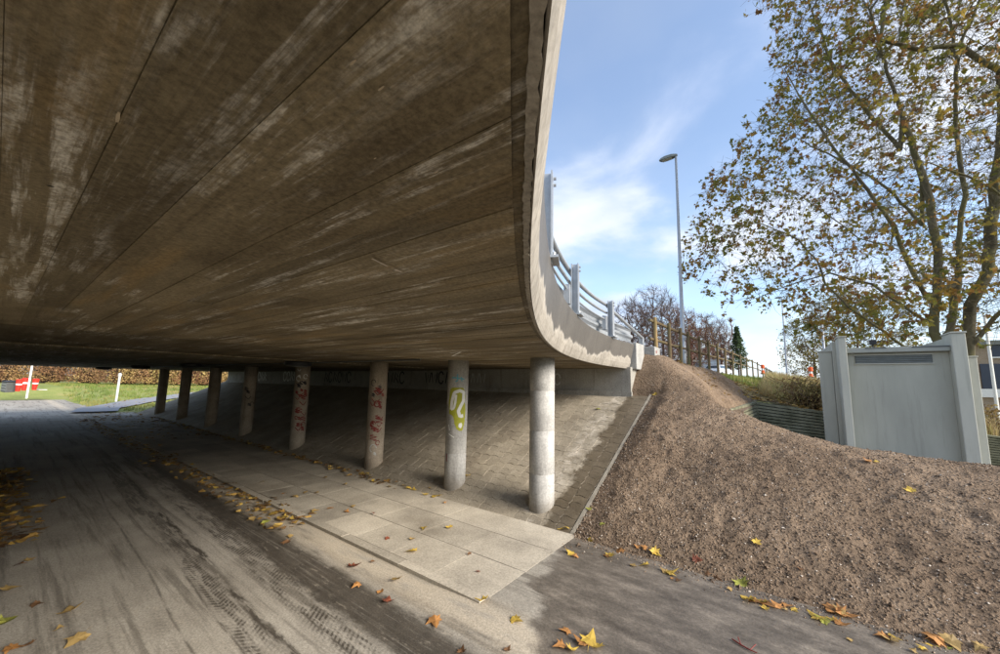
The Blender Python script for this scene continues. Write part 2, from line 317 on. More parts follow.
M['soil'] = m_soil()
def m_clod():
    n = NT('soil crumbs', .92, .2); k = n.voro(40, out='Color'); b = n.noise(60, 4, .7)
    col = n.ramp(k, [(.2, (.096, .065, .042)), (.5, (.19, .133, .088)), (.85, (.272, .198, .136)), (.97, (.45, .365, .278))]); return n.done(col, None, b, .4, .004)
M['clod'] = m_clod(); M['pebble'] = simple('pale pebbles', (.52, .45, .37), .8, .35, 30)
M['galv'] = simple('galvanised steel', (.40, .42, .44), .48, .16, 14, .05, .002, .5, .5)
M['pole'] = simple('lamp pole steel', (.40, .42, .44), .45, .12, 5, .05, .002, .5, .4); M['lamp_head'] = simple('lamp head', (.20, .21, .19), .5, .12); M['lens'] = simple('lamp lens', (.6, .6, .55), .2, .05)
def m_wood(name, c):
    n = NT(name, .85, .2); g = n.noise(9, 6, .65, n.mapv((3, 3, .35), v=n.obj)); a = n.noise(2.2, 4, .6)
    col = n.ramp(g, [(.3, tuple(x*.55 for x in c)), (.55, c), (.75, tuple(x*1.35 for x in c))]); col = n.mix(n.math('MULTIPLY', n.rng(a, .45, .65), .45), col, (.12, .125, .05))
    return n.done(col, None, g, .4, .008)
M['wood'] = m_wood('fence wood', (.17, .125, .07)); M['wood_new'] = m_wood('fresh fence wood', (.36, .25, .115))
def m_cab(name, c):
    n = NT(name, .75, .3); a = n.noise(1.5, 5, .6, n.mapv((1.5, 1.5, .4))); b = n.noise(90, 3, .7); z = n.xyz()[2]
    col = n.ramp(a, [(.3, tuple(x*.88 for x in c)), (.7, tuple(x*1.08 for x in c))]); s_ = n.noise(6, 5, .65, n.mapv((2, 2, .12)))
    gr = n.math('MULTIPLY', n.rng(s_, .52, .74), .28); col = n.mix(gr, col, (.16, .16, .13)); return n.done(col, None, b, .25, .003)
M['cab'] = m_cab('grey-green render', (.385, .38, .315)); M['cab_side'] = m_cab('lighter grey render', (.43, .425, .36)); M['grime'] = m_cab('grimy roof edge', (.30, .31, .275))
M['grime_dark'] = simple('dark louvre slats', (.15, .16, .145), .6, .2); M['black'] = simple('black plastic', (.025, .025, .027), .5, .2); M['louvre'] = simple('louvre metal', (.10, .105, .10), .55, .2); M['dark'] = simple('dark void', (.012, .012, .012), .9)
def m_ret():
    n = NT('mossy retaining blocks', .9, .2); a = n.noise(3, 6, .65); col = n.ramp(a, [(.3, (.10, .10, .06)), (.5, (.18, .175, .115)), (.7, (.27, .26, .18))]); return n.done(col, None, n.noise(30, 5, .7), .4, .01)
M['ret'] = m_ret()
def m_bark(name, c, g=(.15, .15, .06)):
    n = NT(name, .9, .15); a = n.noise(4, 6, .6, n.mapv((1, 1, .35))); b = n.noise(20, 5, .7, n.mapv((1, 1, .3)))
    col = n.ramp(a, [(.3, tuple(x*.6 for x in c)), (.5, c), (.7, tuple(x*1.4 for x in c))]); col = n.mix(n.math('MULTIPLY', n.rng(n.noise(1.2, 4), .42, .6), .6), col, g); return n.done(col, None, b, .5, .02)
M['bark'] = m_bark('plane bark', (.14, .12, .082), (.17, .16, .065)); M['twig'] = m_bark('bare twig bark', (.10, .065, .05), (.11, .075, .06)); M['twig_red'] = m_bark('reddish twigs', (.17, .085, .06), (.15, .09, .07))
def m_leaf(name, stops, scale=3., tr=.35):
    n = NT(name, .6, .3); k = n.voro(scale, out='Color'); k2 = n.noise(scale*5, 3)
    f = n.math('ADD', n.math('MULTIPLY', n.math('ADD', n.xyz(k)[0], 0.), .75), n.math('MULTIPLY', k2, .25)); col = n.ramp(f, stops); n.put(n.b.inputs['Base Color'], col)
    td = n.t.nodes.new('ShaderNodeBsdfTranslucent'); n.L(col, td.inputs[0]); mx = n.t.nodes.new('ShaderNodeMixShader'); mx.inputs[0].default_value = tr
    n.L(n.b.outputs[0], mx.inputs[1]); n.L(td.outputs[0], mx.inputs[2]); n.L(mx.outputs[0], n.t.nodes['Material Output'].inputs[0]); return n.m
M['crown'] = m_leaf('autumn plane leaves', [(.1, (.11, .12, .03)), (.3, (.22, .21, .045)), (.5, (.36, .29, .055)), (.68, (.36, .20, .05)), (.85, (.22, .11, .05)), (.97, (.46, .36, .08))], 2.6, .5)
M['crown_yel'] = m_leaf('yellow-green leaves', [(.1, (.10, .10, .03)), (.5, (.20, .18, .05)), (.9, (.30, .22, .06))], 1.5)
M['conifer'] = m_leaf('conifer needles', [(.1, (.045, .07, .035)), (.9, (.10, .15, .06))], 2)
M['bramble'] = m_leaf('bramble and dry stalks', [(.08, (.20, .11, .06)), (.3, (.34, .18, .09)), (.55, (.44, .27, .12)), (.8, (.52, .38, .14)), (.97, (.30, .30, .10))], .55)
M['hedge'] = m_leaf('brown hedge leaves', [(.1, (.16, .10, .05)), (.4, (.28, .18, .08)), (.7, (.30, .26, .09)), (.95, (.42, .28, .11))], 2.5)
M['drygrass'] = m_leaf('dry grass', [(.1, (.32, .24, .12)), (.5, (.46, .37, .18)), (.8, (.34, .34, .12)), (.95, (.55, .45, .27))], 1.2)
M['grass'] = m_leaf('green grass', [(.1, (.13, .18, .04)), (.4, (.21, .27, .06)), (.7, (.32, .31, .09)), (.95, (.42, .34, .15))], .6)
def m_ground(name, stops, s_=.5):
    n = NT(name, .95, .15); f = n.math('ADD', n.math('MULTIPLY', n.noise(s_, 5, .7), .6), n.math('MULTIPLY', n.noise(14, 5, .7), .4)); return n.done(n.ramp(f, stops), None, n.noise(30, 5, .75), .6, .03)
M['ground'] = m_ground('rough grass ground', [(.3, (.09, .085, .04)), (.5, (.13, .15, .05)), (.7, (.20, .18, .08))])
M['lawn'] = m_ground('grass field', [(.3, (.15, .19, .05)), (.5, (.25, .28, .08)), (.68, (.40, .33, .14))])
M['bank'] = m_ground('grass bank soil', [(.3, (.09, .07, .035)), (.5, (.18, .15, .07)), (.7, (.26, .21, .10))], 1.)
M['asphalt'] = simple('upper road asphalt', (.06, .06, .062), .85, .25, 5)
M['sidepath'] = simple('grey side path', (.27, .27, .28), .85, .15, 3)
LEAFC = {'yellow': (.56, .38, .07), 'orange': (.42, .20, .065), 'brown': (.20, .105, .05), 'red': (.24, .075, .04), 'green': (.34, .34, .07), 'tan': (.40, .27, .10)}
for k_, c_ in LEAFC.items(): M['leaf_'+k_] = m_leaf(k_+' fallen leaf', [(.2, tuple(x*.6 for x in c_)), (.5, c_), (.85, tuple(min(1, x*1.25) for x in c_))], 14, .15)
M['litter'] = m_leaf('leaf litter', [(.1, (.10, .055, .03)), (.4, (.26, .15, .05)), (.65, (.42, .25, .06)), (.9, (.52, .36, .08))], 9, .15)
PAINT = {'white': (.78, .77, .72), 'lime': (.36, .36, .035), 'red': (.22, .032, .026), 'blue': (.10, .36, .46), 'black': (.03, .03, .035), 'grey': (.5, .5, .48)}
for k_, c_ in PAINT.items(): M['paint_'+k_] = simple(k_+' spray paint', c_, .6, .12, 20, .05, .001)

# ------------------------------------------------------------------ setting: ground, path, pavement
SLOPE = 1/2.2; Y0S, Y1S = 4.13, 7.5; XE = -2.05; XFAR = -24.
MB().add([(-1500, -1500, -.06), (1500, -1500, -.06), (1500, 1500, -.06), (-1500, 1500, -.06)], [(0, 1, 2, 3)]).build('ground', M['ground'], kind='structure')
grid('path', np.linspace(-40.5, 16, 114), np.linspace(-5.2, 4.06, 19), lambda X, Y: .010*fbm(X*.4, Y*.4, 2, 5)*np.clip((2.4-Y)/.6, 0, 1)+.0212*np.clip((X+2.5)/.5, 0, 1)*np.clip((Y-2.0)/.5, 0, 1)*np.clip((6-X)/3, 0, 1), M['path'], kind='structure')
pav = MB().box(-24.6, -1.955, 2.43, 4.125, -.05, .0195).build('pavement', M['joint'], kind='structure')
ks = []
for v_ in range(3):
    mb = MB(); L_ = .97; y_ = [0, .02, .085, .105]; mb.prism([(0, 0), (L_, 0), (L_, .10), (0, .10)], -.05, .029+.0008*v_, .004); ks.append(mb.mesh('kerb_stone', M['slab']))
x = -1.957-23*.974; k = 0
while k < 23:
    o = mk('kerb_stone', ks[k % 3], pav); o.location = (x, 2.42+random.uniform(-.003, .003), random.uniform(-.0012, .0012)); o.rotation_euler = (0, 0, random.uniform(-.006, .006)); x += .974; k += 1
rows = ((2.535, 3.045), (3.055, 3.585), (3.595, 4.118)); lens = (.62, .78)
for ri, (a, b) in enumerate(rows):
    x = -1.95; j = 0
    mm = []
    for L_ in lens: mm.append([MB().prism([(-L_/2, -(b-a)/2), (L_/2, -(b-a)/2), (L_/2, (b-a)/2), (-L_/2, (b-a)/2)], -.02, .0).mesh('paving_slab', M['slab']) for _ in range(1)][0])
    while x > -24.3:
        q = (ri+j) % 2 if ri == 1 else ri//2; L_ = lens[q]
        o = mk('paving_slab', mm[q], pav); o.location = (x-L_/2, (a+b)/2, .0222+random.uniform(-.0006, .0006)); o.rotation_euler = (random.uniform(-.0008, .0008), random.uniform(-.0008, .0008), random.uniform(-.003, .003)); x -= L_+.006; j += 1
# paved slope
def slope_z(Y): return (Y-Y0S)*SLOPE
ang = math.atan(SLOPE); SL = (Y1S-Y0S)/math.cos(ang)
spv = MB().add([(XFAR-.4, Y0S, -.3), (XE, Y0S, -.3), (XE, Y1S+.1, -.3), (XFAR-.4, Y1S+.1, -.3), (XFAR-.4, Y0S, -.045), (XE, Y0S, -.045), (XE, Y1S+.1, slope_z(Y1S+.1)-.045), (XFAR-.4, Y1S+.1, slope_z(Y1S+.1)-.045)],
    [(3, 2, 1, 0), (4, 5, 6, 7), (0, 1, 5, 4), (1, 2, 6, 5), (2, 3, 7, 6), (3, 0, 4, 7)]).build('paved_slope', M['mortar'], kind='structure')
PW, PH = .196, .132; g_ = .0010
def paver_poly(inset):
    a = .013; b = .012; w_, h_ = PW, PH
    bot = [(0, 0), (w_*.28, a), (w_*.5, a*.2), (w_*.72, -a*.9)]; rt = [(w_, 0), (w_+b, h_*.33), (w_-b*.8, h_*.7)]
    top = [(x_, y_+h_) for x_, y_ in bot[::-1]]; lf = [(x_-w_, y_) for x_, y_ in rt[::-1]]
    top = [(w_, h_)]+top; P_ = bot+rt+top[:-1]+[(0, h_)]+lf[:-1]
    cx, cy = w_/2, h_/2
    return [(x_-cx+(cx-x_)*inset/w_*2, y_-cy+(cy-y_)*inset/h_*2) for x_, y_ in P_]
pmesh = []
for v_ in range(5):
    pl = [(x_+random.uniform(-.004, .004), y_+random.uniform(-.003, .003)) for x_, y_ in paver_poly(g_)]
    pmesh.append(MB().prism(pl, -.045, 0, .0025).mesh('paver', M['paver']))
nr = int(SL/PH); cnt = 0; far = MB(); tmpl = [([tuple(v.co) for v in me.vertices], [tuple(p.vertices) for p in me.polygons]) for me in pmesh]
cells = []
for r_ in range(nr):
    off = (r_ % 2)*PW*.5
    x = XE-PW/2-.01-off*.0-(r_ % 2)*.0
    while x > XFAR-.3: cells.append((x, r_)); x -= PW
cells.sort(key=lambda c: -(c[0])+.0*c[1])
ca, sa = math.cos(ang), math.sin(ang)
for i, (x, r_) in enumerate(cells):
    t = (r_+.5)*PH; hz = random.uniform(-.0025, .0025); Yc = Y0S+t*ca; Zc = t*sa+hz
    rx, ry, rz = ang+random.uniform(-.014, .014), random.uniform(-.014, .014), random.uniform(-.03, .03)
    if i < 300:
        o = mk('paver', pmesh[i % 5 if i % 7 else (i*3) % 5], spv); o.location = (x, Yc, Zc); o.rotation_euler = (rx, ry, rz)
    else:
        Mx = np.array(Euler((rx, ry, rz)).to_matrix()); v, f = tmpl[i % 5]; far.add(np.array(v)@Mx.T+np.array([x, Yc, Zc]), f)
far.build('paver_field', M['paver'], spv, kind='stuff')
ed = MB()
ed.add([(XE, Y0S, -.2), (XE+.045, Y0S, -.2), (XE+.045, Y1S+.06, -.2), (XE, Y1S+.06, -.2), (XE, Y0S, .005), (XE+.045, Y0S, .005), (XE+.045, Y1S+.06, slope_z(Y1S+.06)+.005), (XE, Y1S+.06, slope_z(Y1S+.06)+.005)],
    [(3, 2, 1, 0), (4, 5, 6, 7), (0, 1, 5, 4), (1, 2, 6, 5), (2, 3, 7, 6), (3, 0, 4, 7)]); ed.build('edge_strip', M['rough_edge'], spv)

# ------------------------------------------------------------------ road bridge
BR = empty('road_bridge', (-12, 4.4, 0), label='low concrete road bridge with board-marked underside spanning the path', cat='bridge')
BR.location = (0, 0, 0)
ZB, ZT = 2.06, 2.55
YA, YB = -7.2, 8.1
def FL(Y): return .085*np.clip((np.asarray(Y, float)-1)/3, 0, 1)   # the beam's top flares outward beyond the path
def GX(Y): return EX(Y)+FL(Y)
def edge_pts(off, ys): return [(float(EX(y))+off, float(y)) for y in ys]
ys = np.concatenate([np.linspace(YA, 0, 22)[:-1], np.linspace(0, 3, 40)[:-1], np.linspace(3, 7.62, 40)])
pl = [(XFAR, YA)]+edge_pts(-.02, ys)+[(XFAR, 7.62)]
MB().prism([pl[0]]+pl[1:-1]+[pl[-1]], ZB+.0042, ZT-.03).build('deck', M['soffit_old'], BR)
XS1, XS2 = -4.5, -7.1
y = YA+.1; k = 0
while y < 7.44:
    wd = random.choice((.095, .10, .105, .10, .12)); y1 = min(y+wd, 7.46); g = .0004
    e = [float(EX(v))-.058 for v in (y, (y+y1)/2, y1)]
    dz = random.uniform(-.0012, .0012); zb = ZB+dz
    cut = XS1+random.uniform(-.004, .004)
    segs = [(cut, None)] if random.random() < .45 else [(cut, random.uniform(-3.4, -1.2)), (None, None)]
    sp_ = None
    for a_, b_ in segs:
        x0 = a_ if a_ is not None else sp_+.0015; last = b_ is None
        if last and x0 > min(e)-.06: continue
        if not last and b_ > min(e)-.3: b_ = None; last = True
        x1 = e if last else [b_]*3; sp_ = b_
        mb = MB(); z1 = ZB+.02; zz = zb+(random.uniform(-.002, .002))
        V = [(x0, y+g, zz+.0012), (x1[0], y+g, zz+.0012), (x1[1], (y+y1)/2, zz), (x1[2], y1-g, zz+.0012), (x0, y1-g, zz+.0012), (x0, (y+y1)/2, zz)]
        V += [(a, b, z1) for a, b, _ in V]
        mb.add(V, [(0, 1, 2, 5), (5, 2, 3, 4), (6, 11, 8, 7), (11, 10, 9, 8)]+[(i, 6+i, 6+(i+1) % 6, (i+1) % 6) for i in range(6)])
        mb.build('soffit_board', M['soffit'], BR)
        if last: break
    y = y1; k += 1
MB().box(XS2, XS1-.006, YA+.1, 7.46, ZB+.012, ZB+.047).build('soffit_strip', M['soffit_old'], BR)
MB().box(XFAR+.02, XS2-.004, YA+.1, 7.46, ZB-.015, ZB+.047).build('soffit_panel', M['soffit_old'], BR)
# drip groove, rough lip and edge beam swept along the curved edge
def sweep(name, prof, mat, jit=0., yl=7.62):
    V = []; Fs = []; yy = [v for v in ys if v <= yl]; n = len(prof)
    if jit: yy = list(np.interp(np.linspace(0, 1, 700), np.linspace(0, 1, len(yy)), yy))
    for v in yy:
        tx = np.array([(float(EX(v+.01))-float(EX(v-.01)))/.02, 1.]); tx /= np.linalg.norm(tx); nx = np.array([tx[1], -tx[0]])
        for (o_, z_) in prof:
            j = random.uniform(-jit, jit) if jit else 0; o_ = o_+float(FL(v))*min(1, max(0, (z_-ZB)/(ZT-ZB))); V.append((float(EX(v))+nx[0]*(o_+j), v+nx[1]*(o_+j), z_+(random.uniform(-jit, jit) if jit else 0)))
    for i in range(len(yy)-1):
        for k in range(n): Fs.append((i*n+k, i*n+(k+1) % n, (i+1)*n+(k+1) % n, (i+1)*n+k))
    Fs.append(tuple(range(n-1, -1, -1))); Fs.append(tuple((len(yy)-1)*n+k for k in range(n)))
    return MB().add(V, Fs).build(name, mat, BR)
sweep('drip_groove', [(-.056, ZB+.046), (-.056, ZB+.003), (-.050, ZB+.010), (-.032, ZB+.013), (-.029, ZB+.046)], M['groove'])
sweep('broken_lip', [(-.028, ZB+.05), (-.028, ZB-.001), (-.013, ZB-.002), (-.013, ZB+.05)], M['rough_edge'], .0022)
sweep('edge_beam', [(-.012, ZB+.005), (-.008, ZB), (.004, ZB+.035), (.018, ZB+.10), (.032, ZT-.012), (.024, ZT), (-.34, ZT+.01), (-.34, ZB+.3), (-.012, ZB+.3)], M['edge'])
xe = float(EX(7.5))+.04
eb = MB().box(xe-.30, xe+.115, 7.63, 8.16, ZB-.01, ZT+.035).build('end_block', M['block'], BR); bevel(eb, .012)
MB().box(XFAR-.3, XFAR-.002, YA, 7.6, ZB-.02, ZT).build('far_edge_beam', M['concrete'], BR)
# abutment
ab = MB().box(XFAR+.1, xe+.03, 7.50, 7.9, 1.3, ZB+.03).build('abutment_wall', M['wall'], BR)
pl_ = MB().box(XFAR+.05, xe+.06, 7.44, 7.497, 1.2, 1.60).build('wall_plinth', M['wall'], BR)
rt_ = MB().box(xe-.22, xe+.034, 7.9, 9.2, 1.3, ZB-.012).build('wall_return', M['concrete'], BR)
MB().box(XFAR+.1, 1.2, -7.6, -7.2, -.1, ZB+.3).build('abutment_wall', M['wall'], BR)
# columns
CR = .165; CX = [-21.8, -18.55, -15.32, -12.38, -9.30, -6.27, -4.17, -2.61]; CY = 4.46
def on_cyl(cx, pts, wd, mat, parent, lift=.003, name='graffiti', ax=None, fill=False):
    th0 = math.atan2(-CY, -cx) if ax is None else ax
    V = []; Fs = []; P_ = np.array(pts, float)
    if fill:
        for u_, z_ in P_: t = th0+u_/CR; V.append((cx+(CR+lift)*math.cos(t), CY+(CR+lift)*math.sin(t), z_))
        Fs.append(tuple(range(len(V))))
        return MB().add(V, Fs).build(name, mat, parent)
    # resample
    d = np.r_[0, np.cumsum(np.linalg.norm(np.diff(P_, axis=0), axis=1))]; nn = max(3, int(d[-1]/.02)); tt = np.linspace(0, d[-1], nn); P_ = np.stack([np.interp(tt, d, P_[:, 0]), np.interp(tt, d, P_[:, 1])], 1)
    T = np.gradient(P_, axis=0); T /= np.linalg.norm(T, axis=1)[:, None]+1e-9; Nn = np.stack([-T[:, 1], T[:, 0]], 1)
    for i in range(nn):
        for s_ in (-1, 1):
            u_, z_ = P_[i]+Nn[i]*s_*wd/2; t = th0+u_/CR; V.append((cx+(CR+lift)*math.cos(t), CY+(CR+lift)*math.sin(t), z_))
        if i: Fs.append((2*i-2, 2*i-1, 2*i+1, 2*i))
    return MB().add(V, Fs).build(name, mat, parent)
clab = ['farthest dark round column at the sunlit end', 'second farthest dark column beside the daylight', 'third farthest column with daylight behind it', 'shadowed brown column left of the red-tagged ones', 'brown column with red tags and a white tag near its top', 'brown column covered in red scrawl, next to the lime-tagged column', 'column with white question-mark-like tag on a lime patch', 'clean pale column nearest the soil bank']
cols = []
for i, cx in enumerate(CX):
    prof = [(CR, -.25)]
    for zj in ((.55, 1.10, 1.62) if i == 7 else (.62, 1.35)): prof += [(CR, zj-.012), (CR-.004, zj-.004), (CR-.004, zj+.004), (CR+(.001 if i % 2 else 0), zj+.012)]
    prof += [(CR, ZB+.02)]
    o = MB().lathe(prof, cx, CY, 40).build('column', M['column' if i >= 6 else 'column_brown'], BR, smooth=True, label=clab[i]); cols.append(o)
# u grows to the left as seen from the camera when angle is measured counter-clockwise -> use -u
c2 = CX[6]; S = lambda pts, k=1.: [(u_*k, z_) for u_, z_ in pts]
blob = [(-.12, 1.60), (-.06, 1.66), (.02, 1.62), (.07, 1.67), (.14, 1.52), (.13, 1.40), (.15, 1.26), (.13, 1.08), (.09, .95), (.0, .99), (-.03, 1.08), (-.05, 1.19), (-.13, 1.22), (-.15, 1.40)]
for a_, b_ in ((0, 12),):
    # lime patch as thin strips that follow the round surface
    zs = np.linspace(.97, 1.63, 24); V = []; Fs = []; row = []
    P_ = blob+[blob[0]]
    th0 = math.atan2(-CY, -c2)
    for z_ in zs:
        xs_ = []
        for (ua, za), (ub, zb_) in zip(P_[:-1], P_[1:]):
            if (za-z_)*(zb_-z_) <= 0 and za != zb_: xs_.append(ua+(ub-ua)*(z_-za)/(zb_-za))
        if len(xs_) < 2: continue
        lo, hi = min(xs_)+random.uniform(-.006, .006), max(xs_)+random.uniform(-.006, .006); b0 = len(V)
        for q in range(9): t = th0+(lo+(hi-lo)*q/8)/CR; V.append((c2+(CR+.003)*math.cos(t), CY+(CR+.003)*math.sin(t), z_))
        row.append(b0)
    for r0_, r1_ in zip(row[:-1], row[1:]):
        for q in range(8): Fs.append((r0_+q, r0_+q+1, r1_+q+1, r1_+q))
    MB().add(V, Fs).build('graffiti', M['paint_lime'], cols[6], label='lime green spray patch')
on_cyl(c2, S([(-.095, 1.29), (-.085, 1.42), (-.05, 1.55), (.03, 1.585), (.10, 1.56), (.095, 1.42), (.06, 1.36), (.02, 1.27), (.045, 1.19), (.10, 1.20)]), .05, M['paint_white'], cols[6], .006)
on_cyl(c2, S([(-.02, 1.52), (-.03, 1.40), (-.05, 1.31), (-.095, 1.29)]), .035, M['paint_white'], cols[6], .0063)
on_cyl(c2, S([(.055, 1.085), (.075, 1.06), (.06, 1.02), (.04, 1.045), (.055, 1.08)]), .035, M['paint_white'], cols[6], .006)
on_cyl(c2, S([(-.10, 1.78), (-.05, 1.785), (.0, 1.775), (.10, 1.765)]), .018, M['paint_blue'], cols[6], .004); on_cyl(c2, S([(-.01, 1.84), (-.005, 1.74), (-.04, 1.72)]), .016, M['paint_blue'], cols[6], .0045); on_cyl(c2, S([(.05, 1.80), (.055, 1.73), (.08, 1.74)]), .014, M['paint_blue'], cols[6], .005)
on_cyl(c2, S([(-.12, .92), (-.03, .87)]), .012, M['paint_white'], cols[6], .004); on_cyl(c2, S([(-.13, 1.06), (-.11, .97)]), .012, M['paint_white'], cols[6], .004); on_cyl(c2, S([(-.15, .62), (-.152, .50)]), .016, M['paint_red'], cols[6], .004)
def scrawl(ci, z0, z1, mat, n, wd, seed, u0=-.1, u1=.1):
    rs = random.Random(seed)
    for _ in range(n):
        zc = rs.uniform(z0, z1); uc = rs.uniform(u0, u1); kk = rs.random(); s_ = rs.uniform(.03, .075)
        if kk < .3: pts = [(uc+s_*math.cos(t)*.8, zc+s_*math.sin(t)) for t in np.linspace(0, 2*math.pi*rs.uniform(.7, 1), 12)]
        elif kk < .7: pts = [(uc+s_*math.sin(t*2.1+rs.random()*.4), zc+s_*1.6*(t/6-.5)) for t in np.linspace(0, 6, 14)]
        else: pts = [(uc-s_, zc+s_), (uc+s_*.2, zc-s_*.3), (uc+s_, zc+s_*.9)]
        on_cyl(CX[ci], S(pts), wd*rs.uniform(.8, 1.3), mat, cols[ci], .003+rs.random()*.002)
scrawl(5, .55, 1.6, M['paint_red'], 22, .013, 3); scrawl(5, 1.35, 1.75, M['paint_black'], 4, .012, 4); on_cyl(CX[5], S([(.03*math.cos(t)*1.6, 1.28+.055*math.sin(t)) for t in np.linspace(0, 6.3, 16)]), .02, M['paint_red'], cols[5], .0056); scrawl(5, .35, .6, M['paint_grey'], 2, .012, 9)
scrawl(4, .5, 1.5, M['paint_red'], 22, .015, 5); scrawl(4, 1.35, 1.7, M['paint_black'], 6, .02, 6); scrawl(4, 1.72, 1.92, M['paint_white'], 4, .016, 7); scrawl(3, .8, 1.6, M['paint_black'], 5, .016, 8)
# tags on the abutment wall
def wall_tag(x0, z0, sc, mat, seed, n=5):
    rs = random.Random(seed); mb = MB(); lift = 7.4965-rs.random()*.0015
    for k in range(n):
        xc = x0+k*sc*.9; kk = rs.random()
        if kk < .4: pts = [(xc+sc*.35*math.cos(t), z0+sc*.55*math.sin(t)) for t in np.linspace(rs.random(), 5.8, 12)]
        elif kk < .7: pts = [(xc-.3*sc, z0-.5*sc), (xc-.1*sc, z0+.55*sc), (xc+.3*sc, z0+.1*sc), (xc, z0-.05*sc), (xc+.4*sc, z0-.5*sc)]
        else: pts = [(xc-.35*sc, z0+.5*sc), (xc-.2*sc, z0-.5*sc), (xc+.1*sc, z0+.3*sc), (xc+.25*sc, z0-.5*sc), (xc+.4*sc, z0+.5*sc)]
        P_ = np.array(pts); T = np.gradient(P_, axis=0); T /= np.linalg.norm(T, axis=1)[:, None]; Nn = np.stack([-T[:, 1], T[:, 0]], 1)*sc*.075
        V = []; Fs = []
        for i in range(len(P_)):
            V += [(P_[i, 0]+Nn[i, 0], lift, P_[i, 1]+Nn[i, 1]), (P_[i, 0]-Nn[i, 0], lift, P_[i, 1]-Nn[i, 1])]
            if i: Fs.append((2*i-2, 2*i-1, 2*i+1, 2*i))
        mb.add(V, Fs)
    mb.build('graffiti', mat, ab)
for (x_, z_, s_, m_, sd, n_) in ((-8.2, 1.84, .30, 'black', 1, 5), (-10.8, 1.83, .32, 'black', 2, 6), (-13.8, 1.83, .34, 'black', 3, 6), (-17.2, 1.84, .36, 'white', 4, 5), (-6.6, 1.84, .24, 'grey', 5, 3), (-20.5, 1.82, .36, 'white', 6, 5), (-4.4, 1.83, .22, 'grey', 8, 3)):
    wall_tag(x_, z_, s_, M['paint_'+m_], sd, n_)
# pale spacer marks left in the soffit
def soffit_mark(x, y, L_, W_, a_):
    c_ = atz(x, y, ZB-.004); t = np.array([math.cos(a_), math.sin(a_)]); n_ = np.array([-t[1], t[0]]); pts = []
    for th in np.linspace(0, 2*math.pi, 12, endpoint=False): k_ = random.uniform(.85, 1.1); pts.append((*(c_[:2]+t*L_/2*math.cos(th)*k_+n_*W_/2*math.copysign(abs(math.sin(th))**.6, math.sin(th))*k_), ZB-.0046))
    MB().add(pts, [tuple(range(12))[::-1]]).build('spacer_mark', M['spacer'], BR)
M['spacer'] = simple('pale spacer mortar', (.46, .37, .25), .9, .3, 40)
for (x_, y_, l_, w_) in ((353, 62, .013, .003), (381, 88, .013, .0028), (118, 117, .034, .004), (375, 158, .006, .002), (436, 172, .010, .003), (498, 265, .02, .003), (512, 264, .02, .004)): soffit_mark(x_, y_, l_, w_, random.uniform(-.1, .1))
# white Z tag on the soffit
zt = MB(); P0 = atz(449, 352.5, ZB-.02); 
def soffit_line(mb, pts, wd):
    P_ = np.array([atz(a_, b_, ZB-.005)[:2] for a_, b_ in pts])
    for a_, b_ in zip(P_[:-1], P_[1:]):
        t = (b_-a_)/np.linalg.norm(b_-a_); n_ = np.array([-t[1], t[0]])*wd/2; z_ = ZB-.0062-random.random()*.0008
        mb.add([(*(a_+n_), z_), (*(a_-n_), z_), (*(b_-n_), z_), (*(b_+n_), z_)], [(0, 1, 2, 3)])
soffit_line(zt, [(450, 353.0), (461, 351.8), (452, 356.0), (464, 355.2)], .02); zt.build('graffiti', M['paint_white'], BR, label='small white zigzag mark sprayed on the soffit')
wp = MB(); soffit_line(wp, [(372, 258), (388, 266)], .006); soffit_line(wp, [(395, 269), (402, 272)], .008); wp.build('scratch', M['pebble'], BR)

# lights and conduit under the deck
for i, (x_, y_) in enumerate(((-7.35, 3.42), (-11.8, 2.9), (-16.4, 2.75), (-21.9, 2.6))):
    t = empty('ceiling_lamp', (x_, y_, ZB-.015), label=['flat black lamp under the deck, nearest of the row', 'flat black lamp under the deck, second nearest of the row', 'flat black lamp under the deck, third of the row', 'flat black lamp under the deck at the far end'][i], cat='lamp', group='flat lamps under the bridge deck')
    MB().lathe([(.20, 0), (.235, -.02), (.235, -.07), (.20, -.085)][::-1], 0, 0, 24).build('housing', M['black'], t, smooth=False)
    MB().lathe([(.17, -.088), (.16, -.10), (.05, -.105)][::-1], 0, 0, 20).build('glass_cover', M['louvre'], t)
cd = MB(); cd.tube([(-4.45, 3.9, ZB-.012), (-7.1, 3.6, ZB-.03), (-12, 3.25, ZB-.03), (-22.5, 3.0, ZB-.03)], .013, 6); cd.build('conduit', M['louvre'], None, label='thin dark cable conduit fixed along the underside of the deck', cat='conduit')

